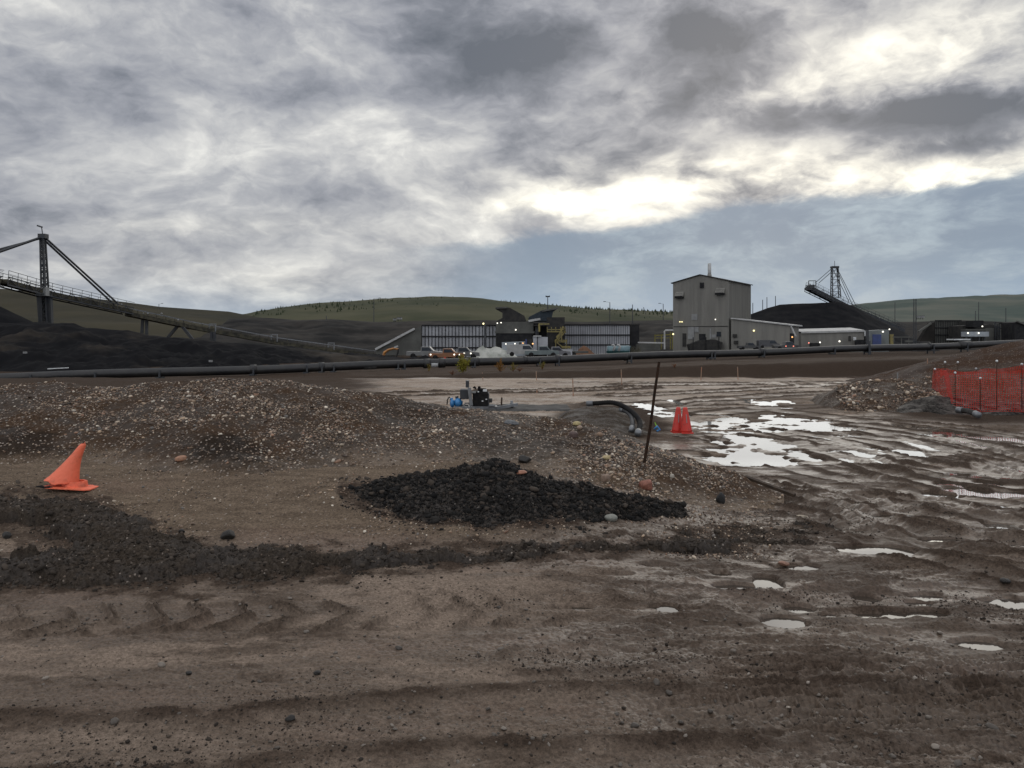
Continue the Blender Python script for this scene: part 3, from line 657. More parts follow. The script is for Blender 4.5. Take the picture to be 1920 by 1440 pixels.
# hills far away (structure)
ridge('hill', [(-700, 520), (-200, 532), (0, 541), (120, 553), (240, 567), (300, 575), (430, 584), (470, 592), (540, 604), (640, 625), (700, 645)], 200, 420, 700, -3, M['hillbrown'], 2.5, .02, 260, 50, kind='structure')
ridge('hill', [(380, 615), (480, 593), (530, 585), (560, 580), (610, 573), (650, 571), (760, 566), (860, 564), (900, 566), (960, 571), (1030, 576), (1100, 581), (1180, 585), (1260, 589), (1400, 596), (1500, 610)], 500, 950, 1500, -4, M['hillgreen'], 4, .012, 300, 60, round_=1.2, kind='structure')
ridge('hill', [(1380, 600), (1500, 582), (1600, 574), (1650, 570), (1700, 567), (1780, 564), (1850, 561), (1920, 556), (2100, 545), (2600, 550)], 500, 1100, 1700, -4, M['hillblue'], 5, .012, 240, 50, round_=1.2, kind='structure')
# working benches and banks
ridge('terrain', [(380, 640), (430, 598), (500, 596), (560, 600), (620, 598), (700, 604), (800, 602), (900, 600), (1000, 602), (1100, 604), (1250, 600), (1400, 612)], 215, 330, 420, -3, M['bankfar'], 3.0, .05, 260, 50, kind='structure')
ridge('terrain', [(-700, 590), (0, 606), (60, 606), (140, 606), (160, 613), (240, 620), (280, 628), (330, 632), (400, 640), (480, 646), (560, 655), (640, 664), (740, 673), (850, 676)], 74, 104, 140, -2.6, M['coalfar'], 1.5, .32, 500, 120, kind='structure')
ridge('terrain', [(1490, 640), (1600, 614), (1660, 604), (1720, 603), (1800, 600), (1900, 604), (2100, 600), (2500, 604)], 300, 400, 520, -3, M['bankfar'], 3, .04, 160, 40, kind='structure')
o = ridge('coal_heap', [(-700, 500), (-100, 545), (0, 574), (30, 589), (70, 608), (90, 622)], 84, 122, 150, -2.6, M['coalheap'], .8, .2, 160, 50, label='tall black coal heap sloping down under the tower of the left conveyor', cat='coal heap')
o = ridge('coal_heap', [(1330, 640), (1380, 603), (1408, 589), (1440, 577), (1462, 571), (1480, 570), (1520, 569), (1570, 566), (1600, 573), (1640, 596), (1680, 614), (1715, 640)], 250, 300, 350, -2.5, M['coalheap'], 1.0, .1, 220, 40, label='broad black coal stockpile behind the grey industrial building', cat='coal heap')
o = ridge('dirt_heap', [(1078, 664), (1086, 654), (1094, 648), (1102, 651), (1112, 661), (1118, 665)], 148, 153, 158, -2.4, M['brownheap'], .3, .8, 40, 16, label='small brown dirt heap in front of the right ribbed wall', cat='dirt heap')
o = ridge('dirt_mound', [(1515, 780), (1545, 742), (1575, 724), (1620, 714), (1680, 711), (1750, 706), (1850, 700), (1960, 700), (2200, 705)], 27.0, 31.5, 38, -.75, M['gravel_soil'], .28, .8, 300, 90, label='low stony brown mound left of the orange netting fence', cat='mound')
o = ridge('dirt_mound', [(1570, 745), (1600, 715), (1660, 701), (1720, 682), (1770, 669), (1830, 656), (1880, 645), (1930, 634), (2100, 625), (2400, 640)], 36, 47, 60, -.75, M['red_soil'], .28, .6, 260, 80, label='high reddish brown soil bank rising behind the orange netting fence', cat='mound')
o = ridge('dirt_mound', [(1030, 800), (1062, 770), (1100, 761), (1150, 763), (1190, 776), (1222, 800)], 19, 25.2, 29, -.62, M['dark_mud'], .22, .9, 160, 60, label='low dark soil heap behind the gravel mound carrying the black hose', cat='mound')
o = ridge('coal_pile', [(1655, 800), (1680, 765), (1710, 750), (1750, 741), (1790, 745), (1850, 752), (1960, 748), (2200, 750)], 26.6, 28.6, 30.5, -.62, M['coal'], .15, 2, 200, 50, label='low black coal dirt spread beneath the orange netting', cat='coal pile')
# bank below the pipe, seen as a dark strip with a pale rim
def treeline():
    V0, F0 = [], []
    sils = [([(560, 580), (650, 571), (760, 566), (860, 564), (960, 571), (1100, 581), (1250, 588)], 950, 170), ([(1640, 571), (1780, 564), (1920, 556), (2050, 549)], 1100, 60)]
    mb = MB()
    for sil, Y, n in sils:
        s = np.array(sil, float)
        for i in range(n):
            px = random.uniform(s[0, 0], s[-1, 0]); py = np.interp(px, s[:, 0], s[:, 1]); h = random.choice([1.2, 1.8, 2.6, 3.8]) * random.uniform(.7, 1.2)
            p = W(px, py, Y + random.uniform(-25, 10)); p.z -= 1.5
            mb.tube(p, p + Vector((0, 0, h + 1.5)), h * .45, .05, 5, False)
    s = np.array(sils[0][0], float)
    for i in range(900):
        px = random.uniform(540, 1250); T = random.uniform(.35, 1.); Y = 500 + 450 * T; zc = HC - (np.interp(px, s[:, 0], s[:, 1]) - HZ) * 950 / F; z = -4 + (zc + 4) * math.sin(min(T ** (1 / 1.2), 1) * 1.5708)
        if vnoise(np.array([px * .02]), np.array([T * 9.]), 2)[0] < -.3: continue
        u = (px - 960) / F; X = u * 950 + (u * Y - u * 950) * .6; h = random.choice([.8, 1.2, 1.8, 2.6]) * random.uniform(.7, 1.1); mb.tube((X, Y, z - 1), (X, Y, z + h), h * .5, .05, 4, False)
    tag(mb.build('treeline', M['treeline']), 'small dark spruces dotting the slope and crest of the green hill', 'trees', kind='stuff')
treeline()

# ------------------------------------------------------------------ scattered stones and clods
def scatter(name, x, y, z, size, pal, mat, sub=0, flat=.6, sink=.25, jit=.22, label=None, cat=None, smooth=False, stretch=.35):
    n = len(x); V, Fc = ICO[sub]; k = len(V)
    q = RNG.normal(size=(n, 4)); q /= np.linalg.norm(q, axis=1)[:, None]; a, b, c, d = q.T
    Rm = np.stack([1 - 2 * (c * c + d * d), 2 * (b * c - a * d), 2 * (b * d + a * c), 2 * (b * c + a * d), 1 - 2 * (b * b + d * d), 2 * (c * d - a * b), 2 * (b * d - a * c), 2 * (c * d + a * b), 1 - 2 * (b * b + c * c)], -1).reshape(n, 3, 3)
    sc = np.stack([1 + RNG.uniform(-.1, stretch, n), 1 - RNG.uniform(0, stretch, n), 1 - RNG.uniform(.1, .55, n)], -1) * size[:, None]
    P = V[None] * (1 + RNG.uniform(-jit, jit, (n, k, 1))); P = P * sc[:, None, :]; P = np.einsum('nij,nkj->nki', Rm, P)
    P[:, :, 2] *= flat; P += np.stack([x, y, z + size * flat * (.5 - sink)], -1)[:, None, :]
    Fq = (Fc[None] + (np.arange(n) * k)[:, None, None]).reshape(-1, 3)
    pal = np.array(pal); w = pal[:, 3] / pal[:, 3].sum(); ci = RNG.choice(len(pal), n, p=w); col = pal[ci, :3] * RNG.uniform(.65, 1.25, (n, 1))
    tint = np.concatenate([np.repeat(col, k, 0), np.ones((n * k, 1))], 1)
    o = np_mesh(name, P.reshape(-1, 3), Fq, mat, smooth=smooth, attrs={'tint': tint}); tag(o, label, cat, kind='stuff'); return o
PAL = [(.30, .215, .145, 3), (.18, .125, .087, 5), (.43, .35, .265, 1.6), (.60, .53, .43, .7), (.13, .115, .10, 1.8), (.24, .14, .09, .9), (.070, .050, .037, 5)]
def mound_gravel():
    n = 150000; px = RNG.uniform(-250, 1470, n); y = RNG.uniform(9.7, 15.2, n); x = (px - 960) / F * y
    z = mound_z(x, y); keep = z > G0(x, y) - .02; x, y, z, px = x[keep], y[keep], z[keep], px[keep]
    py = PYof(y, z)
    def bl(cx, cy, sx, sy): return np.exp(-((px - cx) / sx) ** 2 - ((py - cy) / sy) ** 2)
    d = 1.1 * bl(420, 745, 230, 50) + 1.0 * bl(520, 810, 190, 50) + .9 * bl(640, 745, 120, 30) + .8 * bl(230, 810, 130, 45) + .55 * bl(840, 820, 130, 40) + .9 * bl(1130, 850, 120, 50) + .9 * bl(1200, 900, 130, 45) + .5 * bl(30, 740, 160, 20) + .7 * bl(850, 770, 110, 18) + .8 * bl(1280, 900, 90, 35) + .5 * bl(1050, 800, 100, 20)
    d *= 1 - .85 * bl(410, 850, 70, 45); d *= 1 - .7 * bl(760, 760, 100, 25); d *= 1 - .7 * bl(960, 830, 110, 40)
    d = d * np.clip(.55 + 2.2 * fbm(x * 1.6, y * 1.6, 3, .55, 4), .05, 1.6) + .03
    k = RNG.random(len(x)) < d * .8; x, y, z = x[k], y[k], z[k]
    s = np.clip(RNG.lognormal(-4.55, .52, len(x)), .005, .045)
    return scatter('gravel', x, y, z, s, PAL, M['stone'], 0, .7, .35, label='tan, grey and white pebbles littering the gravel mound', cat='gravel')
mound_gravel()
def sand_gravel():
    n = 26000; px = RNG.uniform(-250, 1450, n); y = 7.9 + 3.2 * RNG.random(n); x = (px - 960) / F * y
    m = (berm_mask(x, y) < 0) & (coal_z(x, y) < G0(x, y)); f = fbm(x * 1.2, y * 1.8, 3, .5, 2)
    k = m & (RNG.random(n) < .04 + 1.2 * np.clip(f + .02, 0, 1) + .6 * sst(px, 1150, 1300)); x, y = x[k], y[k]; z = ground_full(x, y)
    s = np.clip(RNG.lognormal(-4.9, .5, len(x)), .004, .028)
    scatter('gravel', x, y, z, s, PAL, M['stone'], 0, .8, .1, label='fine pebbles sprinkled over the sandy ground before the mound', cat='gravel')
sand_gravel()
DK = [(.045, .036, .029, 3), (.030, .025, .021, 3), (.065, .052, .041, 1)]
def road_crumbs():
    n = 260000; y = 4.0 + 12 * RNG.random(n) ** 1.5; px = RNG.uniform(-150, 2100, n); x = (px - 960) / F * y
    f = fbm(x * .9, y * 1.6, 4, .55, 7); tr = tread(x, y); band = np.exp(-((y - 4.7 - .05 * x) / .45) ** 2)
    dens = .022 + 1.3 * np.clip(tr - .15, 0, 1) + 1.9 * np.clip(f - .13, 0, 1) * (.3 + .7 * sst(px, 500, 1400)) + .10 * band * sst(fbm(x * 2, y * 3, 3, .6, 1), -.2, .3)
    k = (RNG.random(n) < dens) & (berm_mask(x, y) < 4) & ((px > 1330) | (y < 8)); x, y = x[k], y[k]; z = ground_full(x, y)
    ok = z > baseB(y) + WL + .006; x, y, z = x[ok], y[ok], z[ok]
    s = np.clip(RNG.lognormal(-5.75, .6, len(x)), .002, .018)
    scatter('mud_crumbs', x, y, z, s, DK, M['clod'], 0, .8, .2, jit=.3, label='small dark mud crumbs scattered over the wet road', cat='mud crumbs')
    n = 2200; y = 4.0 + 3 * RNG.random(n); px = RNG.uniform(-100, 2050, n); x = (px - 960) / F * y; k = (berm_mask(x, y) < 0) & (RNG.random(n) < .25 + .6 * (np.exp(-((y - 4.6) / .4) ** 2)) * (px > 700)); x, y = x[k], y[k]
    z = ground_full(x, y); scatter('gravel', x, y, z, np.clip(RNG.lognormal(-4.7, .45, len(x)), .005, .028), [(.13, .11, .09, 3), (.2, .17, .14, 1), (.07, .058, .047, 3)], M['stone'], 1, .7, .15, label='pebbles lying on the wet road nearest the camera', cat='gravel', smooth=True)
road_crumbs()
def berm_clods():
    n = 110000; px = RNG.uniform(-200, 1650, n); y = 6.9 + 4 * RNG.random(n); x = (px - 960) / F * y
    bm_ = berm_mask(x, y); k = (bm_ > -45) & (RNG.random(n) < np.where(bm_ > 0, .9, .22 * np.exp(bm_ / 14))); x, y = x[k], y[k]; z = np.maximum(berm_z(x, y), ground_full(x, y))
    s = np.clip(RNG.lognormal(-4.65, .6, len(x)), .004, .055)
    k = RNG.random(len(x)) < np.where(s > .03, .25, .5); x, y, z, s = x[k], y[k], z[k], s[k]
    scatter('mud_clods', x, y, z, s, [(.060, .048, .038, 3), (.032, .026, .021, 3), (.085, .068, .054, 1)], M['clod'], 0, .75, .4, jit=.3, label='crumbled dark mud clods covering the berm', cat='mud clods')
berm_clods()
def coal_lumps():
    n = 90000; px = RNG.uniform(600, 1320, n); y = 8.5 + 2.4 * RNG.random(n); x = (px - 960) / F * y; g_ = G0(x, y); z = coal_z(x, y); k = (z > g_ - .02) | ((z > g_ - .22) & (RNG.random(n) < .10)); z = np.maximum(z, g_)
    x, y, z = x[k], y[k], z[k]; s = np.clip(RNG.lognormal(-5.25, .8, len(x)), .003, .06)
    scatter('coal_lumps', x, y, z, s, [(.012, .0115, .011, 5), (.022, .020, .018, 3), (.050, .040, .032, 2), (.18, .16, .14, .06)], M['clod'], 0, .8, .35, jit=.3, label='loose black lumps covering the low coal pile', cat='coal lumps')
coal_lumps()
def right_stones():
    n = 5000; px = RNG.uniform(1560, 1760, n); y = RNG.uniform(27.5, 31.5, n); x = (px - 960) / F * 31.5 + ((px - 960) / F) * (y - 31.5) * .6
    # surface height of the stony mound by its own formula
    sil = np.array([(1540, 735), (1575, 724), (1620, 714), (1680, 711), (1750, 706)]); t = (y - 27) / 4.5
    zc = HC - (np.interp(px, sil[:, 0], sil[:, 1]) - HZ) * 31.5 / F; z = -.75 + (zc + .75) * t + .28 * fbm(x * .8, y * .8, 5, .5, 3) * np.minimum(t * 3, 1) * (1 - .7 * np.exp(-((t - 1) / .12) ** 2))
    k = (RNG.random(n) < .35 + 1.2 * fbm(x, y, 3, .5, 2)); x, y, z = x[k], y[k], z[k]
    scatter('gravel', x, y, z, np.clip(RNG.lognormal(-3.5, .5, len(x)), .012, .10), PAL, M['stone'], 0, .8, .1, label='stones scattered over the low mound left of the netting', cat='gravel')
right_stones()

# individual rocks
def rock(px, py, Y, w, h, col, label, name='rock', cat='rock', seed=0, sub=3, ang=.35, sharp=False):
    x = (px - 960) / F * Y; z = zat(x, Y)
    w = w / F * Y / 2; h = h / F * Y / 2
    m = mk('rock paint', col, tuple(k * .75 for k in col), 25, .6, .4)
    V, Fc = ICO[2 if sharp else sub]; rs = random.Random(seed); V = V.copy()
    ph = [rs.uniform(0, 6) for _ in range(6)]
    if sharp:
        for _ in range(9):
            nrm = np.array([rs.gauss(0, 1) for _ in range(3)]); nrm /= np.linalg.norm(nrm); dd = V @ nrm; V = V - np.maximum(dd - .72, 0)[:, None] * nrm
    else: V = V * (1 + .10 * np.sin(2.3 * V[:, [0]] + ph[0]) + .08 * np.sin(3.1 * V[:, [1]] + ph[1]) + .05 * np.sin(5 * V[:, [2]] + ph[2]))
    c_, s_ = math.cos(ang * (rs.random() - .5)), math.sin(ang * (rs.random() - .5))
    P = V * np.array([w, w * .8, h]); P = np.stack([P[:, 0] * c_ - P[:, 2] * s_, P[:, 1], P[:, 0] * s_ + P[:, 2] * c_], -1)
    o = np_mesh(name, P, Fc, m, smooth=not sharp); o.location = (x, Y, z + h * .55); tag(o, label, cat); return o
def Ymound(px, py):
    ys = np.linspace(8.3, 13.8, 500); x = (px - 960) / F * ys; zz = dark_top(x, ys); pp = PYof(ys, zz); ok = np.where(pp <= py)[0]; return float(ys[ok[0]]) if len(ok) else 13.
for a in [(338, 860, 24, 11, (.38, .20, .12), 'smooth oval pinkish tan stone below the gravel slope', 1), (1145, 972, 24, 17, (.22, .22, .19), 'rounded pale grey cobble at the front foot of the coal pile', 2),
          (1211, 910, 30, 25, (.30, .12, .08), 'angular brick red rock on the gravel slope beside the coal pile', 3), (1136, 897, 19, 20, (.27, .19, .14), 'upright buff pink rock at the back edge of the coal pile', 4),
          (1138, 858, 18, 11, (.48, .38, .2), 'small pale yellow rock high on the gravel slope', 5), (977, 886, 22, 9, (.34, .15, .09), 'flat salmon stone lying on top of the coal pile', 6),
          (1082, 783, 16, 8, (.42, .34, .16), 'small yellowish stone on the crest near the black hose', 7), (1087, 802, 12, 9, (.3, .22, .16), 'little tan stone just below the crest of the mound', 8), (1125, 815, 12, 10, (.26, .17, .11), 'brown stone on the crest above the yellow rock', 9),
          (960, 778, 26, 10, (.13, .135, .14), 'smooth grey boulder on the crest just right of the pump', 10), (1076, 815, 18, 14, (.11, .07, .06), 'dull purple brown stone on the gravel crest', 11), (1470, 1055, 22, 9, (.28, .15, .10), 'flat pink stone at the end of a puddle on the road', 12),
          (1260, 893, 10, 8, (.40, .36, .30), 'small white pebble right of the leaning rod', 13)]:
    px, py, w, h, col, lab, sd_ = a; Y = Ymound(px, py + h * .3) if px != 1470 else pw(px, py)[1]
    rock(px, py, Y, w, h, col, lab, seed=sd_, sharp=sd_ in (3, 4, 5, 12))
for a in [(427, 1018, 30, 22, 'square dark mud clod on the back edge of the berm', 21), (12, 1046, 18, 16, 'dark round clod at the left edge of the berm', 22), (1352, 935, 20, 26, 'black lump standing right of the coal pile', 23), (341, 996, 13, 9, 'small dark clod on the sand behind the berm', 24),
          (545, 1352, 22, 13, 'dark clod on the road left of the photo centre line', 25), (354, 1267, 12, 10, 'small dark clod on the bare road at lower left', 26), (595, 1264, 15, 8, 'flat dark clod right of the small one on the bare road', 27), (1885, 1098, 20, 12, 'dark clod near the right edge of the road', 28), (983, 862, 30, 18, 'black lump behind the crest of the coal pile', 29)]:
    px, py, w, h, lab, sd_ = a
    Y = pw(px, py)[1] if (py > 1060) else Ymound(px, py + h * .3)
    rock(px, py, Y, w, h, (.02, .017, .014) if sd_ != 23 else (.01, .01, .01), lab, 'mud_clod', 'clod', sd_, sharp=True)

# ------------------------------------------------------------------ traffic cones
def torn_cone():
    Y = 9.75; x0 = (130 - 960) / F * Y; z0 = max(zat(x0, Y), zat(x0 + .2, Y)) + .01; k = Y / F
    t = thing('traffic_cone', 'torn orange traffic cone leaning over its base on the sand at left', 'traffic cone', (x0, Y, z0))
    def L(px, py, dy=0.): return Vector((x0 + (px - 130) * k, Y + dy, z0 + (918 - py) * k))
    mb = MB(); c = []
    import math as _m
    tilt = .06
    pl = [(-.34, -.23), (.34, -.23), (.34, .23), (-.34, .23)]; ch = .05
    oct_ = [(-.24 + ch, -.19), (.33 - ch, -.19), (.33, -.19 + ch), (.33, .19 - ch), (.33 - ch, .19), (-.24 + ch, .19), (-.24, .19 - ch), (-.24, -.19 + ch)]
    mb.prism([Vector((x0 + a_, Y + b_, z0 + .005 - a_ * tilt)) for a_, b_ in oct_], (0, 0, .014)); mb.build('base_plate', M['cone'], t)
    # octagonal collar
    mb = MB(); V = []; n = 8
    for zz, r in ((0.015, .150), (.085, .140), (.085, .118), (.02, .12)):
        for i in range(n):
            a_ = 2 * _m.pi * (i + .5) / n; V.append(Vector((x0 + .07 + r * _m.cos(a_), Y + r * .8 * _m.sin(a_), z0 + zz - .01)))
    Fc = [(j * n + i, j * n + (i + 1) % n, (j + 1) * n + (i + 1) % n, (j + 1) * n + i) for j in range(3) for i in range(n)]; mb.add(V, Fc); mb.build('collar', M['cone'], t)
    # body with a torn, lifted lower edge
    cs = [(115, 909, 31, .8), (120.5, 900, 26.5, .8), (129, 884, 19, .8), (138, 868, 13, .8), (146.5, 854, 8.8, .85), (152.5, 844, 7, .9), (156, 838, 5.2, 1), (157, 836.5, 3.2, 1)]
    n = 36; V = []
    for j, (cx, cy, hw, fl) in enumerate(cs):
        for i in range(n):
            a_ = 2 * _m.pi * i / n; ca, sa = _m.cos(a_), _m.sin(a_)
            dz = -hw * k * ca * .10
            if j == 0: dz += .012 * _m.sin(5 * a_) + .010 * _m.sin(9 * a_ + 1) + .02 * max(0, -ca)
            V.append(L(cx, cy) + Vector((hw * k * ca, hw * k * sa * fl, dz)))
    Fc = [(j * n + i, j * n + (i + 1) % n, (j + 1) * n + (i + 1) % n, (j + 1) * n + i) for j in range(len(cs) - 1) for i in range(n)]
    mb = MB().add(V, Fc); b = mb.build('cone_body', M['cone'], t, True); md = b.modifiers.new('thick', 'SOLIDIFY'); md.thickness = .006; ss = b.modifiers.new('s', 'SUBSURF'); ss.levels = 1; ss.render_levels = 1
    mb = MB(); mb.path([L(157.5, 837), L(160, 833)], [.004, .003], 5); mb.build('torn_strip', M['cone'], t)
    mb = MB(); mb.path([L(83 + i * 8, 913 + i * .6 - (i % 2) * 1.5, -.17) for i in range(5)], [.014, .024, .026, .028, .014], 7, flat=.5); mb.build('gap_shade', M['black'], t)  # black strip stands in for the shade in the gap under the body
torn_cone()
def small_cone(px, py, Y, h, lab, lean):
    p = W(px, py, Y); k = h
    t = thing('traffic_cone', lab, 'traffic cone', p, 'red cones by the excavated hole')
    mb = MB(); mb.box(p + Vector((0, 0, .02)), (.30, .34, .04)); mb.build('base_plate', M['redcone'], t)
    rs = [.155, .148, .118, .088, .062, .050]; zs = [.04, .08, .28 * k / .68, .47 * k / .68, .63 * k / .68, k]
    V = [p + Vector((lean * z_, 0, z_)) for z_ in zs]; mb = MB(); mb.path(V, rs, 20, True); mb.build('cone_body', M['redcone'], t, True)
    mb = MB(); mb.path([p + Vector((lean * z_, -(r_ + .003), z_)) for z_, r_ in ((.28, .121), (.40, .102), (.50, .086))], .010, 6); mb.build('reflective_strip', M['lightpanel'], t)
small_cone(1270, 811, 21.3, .68, 'red traffic cone beside the mud hole, left of the touching pair', .04)
small_cone(1287, 812, 21.0, .68, 'red traffic cone beside the mud hole, right of the touching pair', -.05)

# ------------------------------------------------------------------ rod, hoses, planks, bits
Yr = Ymound(1208, 868); p0 = W(1208, 868, Yr); p1 = W(1236, 678, Yr - .05); d = (p0 - p1).normalized()
mb = MB(); mb.path([p1, p1 + (p0 - p1) * .3, p1 + (p0 - p1) * .65 + Vector((.01, 0, 0)), p0, p0 + d * .3], [.018, .02, .02, .022, .022], 8); tag(mb.build('steel_rod', M['rust'], loc=p0), 'dark rusty rod leaning upright out of the gravel slope', 'rod')
def corr(name, pts, r, label, mat=M['hose'], capmat=None, cat='hose', ring=.06):
    t = thing(name, label, cat, pts[0]); n = 60
    P = [Vector(p) for p in pts]; out = []
    for i in range(len(P) - 1):
        a = P[max(i - 1, 0)]; b = P[i]; c = P[i + 1]; e = P[min(i + 2, len(P) - 1)]
        for j in range(14):
            s_ = j / 14; out.append(.5 * ((2 * b) + (c - a) * s_ + (2 * a - 5 * b + 4 * c - e) * s_ ** 2 + (3 * b - a - 3 * c + e) * s_ ** 3))
    out.append(P[-1]); rs = [r * (1 + (.06 if k % 2 else -.06)) for k in range(len(out))]
    mb = MB(); mb.path(out, rs, 14); mb.build('hose_body', mat, t, True)
    for e0, e1 in ((out[0], out[2]), (out[-1], out[-3])):
        mb = MB(); dd = (e1 - e0).normalized(); mb.tube(e0 - dd * .04, e0 + dd * .16, r * 1.25, None, 16); mb.build('coupling', capmat or M['steel'], t, True)
    return t
Yh = 24.
corr('suction_hose', [W(1102, 757, Yh + .6), W(1120, 756, Yh + .5), W(1150, 755, Yh), W(1175, 765, Yh - .8), W(1193, 780, Yh - 1.6), W(1200, 795, Yh - 2.2), W(1196, 812, Yh - 3)], .07, 'black suction hose arching from the trench edge down into the hole', M['black'])
corr('suction_hose', [W(1184, 807, 21.6), W(1186, 795, 21.9), W(1184, 782, 22.6), W(1175, 772, 23.2), W(1165, 768, 23.6)], .06, 'short grey hose end with metal coupling under the black arching hose', M['hose'])
corr('culvert_pipe', [W(1797, 769, 26.6), W(1812, 770, 26.3), W(1822, 773, 26.0), W(1834, 778, 25.7)], .085, 'grey pipe end poking out of black dirt under the orange netting', M['mat'], cat='pipe')
mb = MB(); mb.path([W(1228, 792, 21.4), W(1230, 797, 21.3), W(1233, 803, 21.2)], [.012, .02, .012], 6)
t = thing('strap', 'blue and green strap end lying in the hole left of the red cones', 'strap', W(1232, 806, 21.2)); mb.build('green_end', mk('lime webbing', (.18, .34, .05)), t)
mb = MB(); mb.path([W(1227, 805, 21.2), W(1232, 799, 21.2), W(1237, 806, 21.2), W(1232, 808, 21.1)], .03, 6); mb.build('blue_loop', M['blue'], t, True)
xa, ya = pw(1397, 933); xb, yb = pw(1490, 942)
mb = MB(); mb.beam((xa, ya, zat(xa, ya) + .03), (xb, yb, zat(xb, yb) + .02), .09, .04); tag(mb.build('plank', M['wood'], loc=(xa, ya, zat(xa, ya))), 'muddy plank lying on the road right of the coal pile', 'plank')
xa, ya = pw(1500, 967)
rock(1503, 966, ya, 26, 6, (.34, .28, .2), 'flat pale slab of stone half sunk in the road right of the mound', seed=40, sharp=True)

# survey laths
for i, (px, yt, yb, Y) in enumerate([(906, 707, 723, 50), (1006, 696, 714, 50), (1075, 709, 741, 36), (1166, 693, 719, 44), (1314, 688, 709, 50), (1384, 688, 707, 50), (1682, 699, 715, 33), (1007, 729, 737, 38), (941, 744, 760, 33), (1740, 672, 684, 46), (904, 698, 704, 56)]):
    a = W(px, yb, Y); b = W(px + random.uniform(-1.5, 1.5), yt, Y); a.z = min(a.z, float(G0(np.array([a.x]), np.array([a.y]))[0])) - .05
    mb = MB(); mb.beam(a, b, .045, .02)
    labs = ['lath at the far edge of the mud flat just right of the pump', 'lath on the far dirt bank above the mud flat', 'tall red lath in the mud left of the leaning rod', 'lath left of the leaning rod at the far side of the flat', 'lath on the far bank above the red cones', 'thin lath on the far bank right of the red cones', 'pale lath standing on the stony mound left of the netting', 'short lath beyond the middle of the mud flat', 'stubby brown post behind the pump drawbar', 'lath on the reddish bank behind the netting', 'lath tip at the foot of the yellow shrub']
    tag(mb.build('survey_lath', M['lath'] if i != 6 else M['lightpanel'], loc=a), labs[i], 'survey stake', 'survey laths around the mud flat')

# ------------------------------------------------------------------ orange netting fence
def netting(path, z0, z1, name_t, lab, sag=.06, posts=(), seed=0):
    rs = random.Random(seed); P = [Vector((*p, 0)) for p in path]; L = [0]
    for a, b in zip(P[:-1], P[1:]): L.append(L[-1] + (b - a).length)
    t = thing('safety_fence', lab, 'fence', (P[0].x, P[0].y, z0[0]))
    pitch = .07; st = .017; ss = []; s = 0
    while s < L[-1]: ss += [s, s + st]; s += pitch
    H = max(b - a for a, b in zip(z0, z1)); vv = []; v = 0
    while v < 1: vv += [v, v + st / H]; v += pitch / H
    V = []
    for v in vv:
        for s in ss:
            i = 0
            while i < len(L) - 2 and s > L[i + 1]: i += 1
            u = (s - L[i]) / (L[i + 1] - L[i]); p = P[i].lerp(P[i + 1], u); d = (P[i + 1] - P[i]).normalized(); nrm = Vector((d.y, -d.x, 0))
            a = z0[i] + (z0[i + 1] - z0[i]) * u; b = z1[i] + (z1[i + 1] - z1[i]) * u
            b -= sag * (1 + math.sin(s * 3.1 + seed)) * .6; w_ = .10 * math.sin(s * 2.3 + 2 * v + seed) + .05 * math.sin(s * 7 + 5 * v) + .03 * math.sin(s * 17 + v * 9)
            V.append(p + nrm * w_ + Vector((0, 0, a + (b - a) * v)))
    nc = len(ss); Fc = []
    for r in range(len(vv) - 1):
        for c in range(nc - 1):
            if r % 2 == 0 or c % 2 == 0: Fc.append((r * nc + c, r * nc + c + 1, (r + 1) * nc + c + 1, (r + 1) * nc + c))
    MB().add(V, Fc).build('netting', M['net'], t)
    for (x, y, zb, zt) in posts:
        mb = MB(); mb.tube((x, y, zb), (x, y, zt), .012, None, 8); q = mb.build('post', M['rust'], t, True)
        mb = MB(); mb.ico((x, y, zt + .02), .042, 1); mb.build('post_cap', M['white'], q, True)
    return t
def XY(px, Y): return ((px - 960) / F * Y, Y)
def post(px, yt, yb, Y): a = W(px, yb, Y); b = W(px, yt, Y); return (a.x, a.y, a.z, b.z)
netting([XY(1753, 30.5), XY(1792, 27.9), XY(1840, 27.4), XY(1865, 27.3), XY(1935, 27.0), XY(2080, 26.8)], [-.20, -.32, -.32, -.3, -.3, -.3], [1.06, 1.08, 1.05, 1.16, 1.22, 1.2], 'n', 'near run of drooping orange safety netting on dark posts at right', .07,
        [post(1753, 693, 752, 30.5), post(1791, 700, 770, 27.85), post(1838, 710, 768, 27.35), post(1869, 678, 768, 27.2), post(1916, 684, 768, 26.9)], 1)
netting([XY(1753, 30.8), XY(1772, 32.5), XY(1796, 33.0), XY(1830, 33.2), XY(1930, 33.4), XY(2080, 33.5)], [-.1, -.3, -.3, -.3, -.3, -.3], [1.05, 1.0, .95, .9, 1.2, 1.2], 'n', 'far run of orange safety netting behind the near run', .09,
        [post(1772, 680, 745, 32.4), post(1796, 680, 745, 33), post(1830, 692, 745, 33.2)], 4)

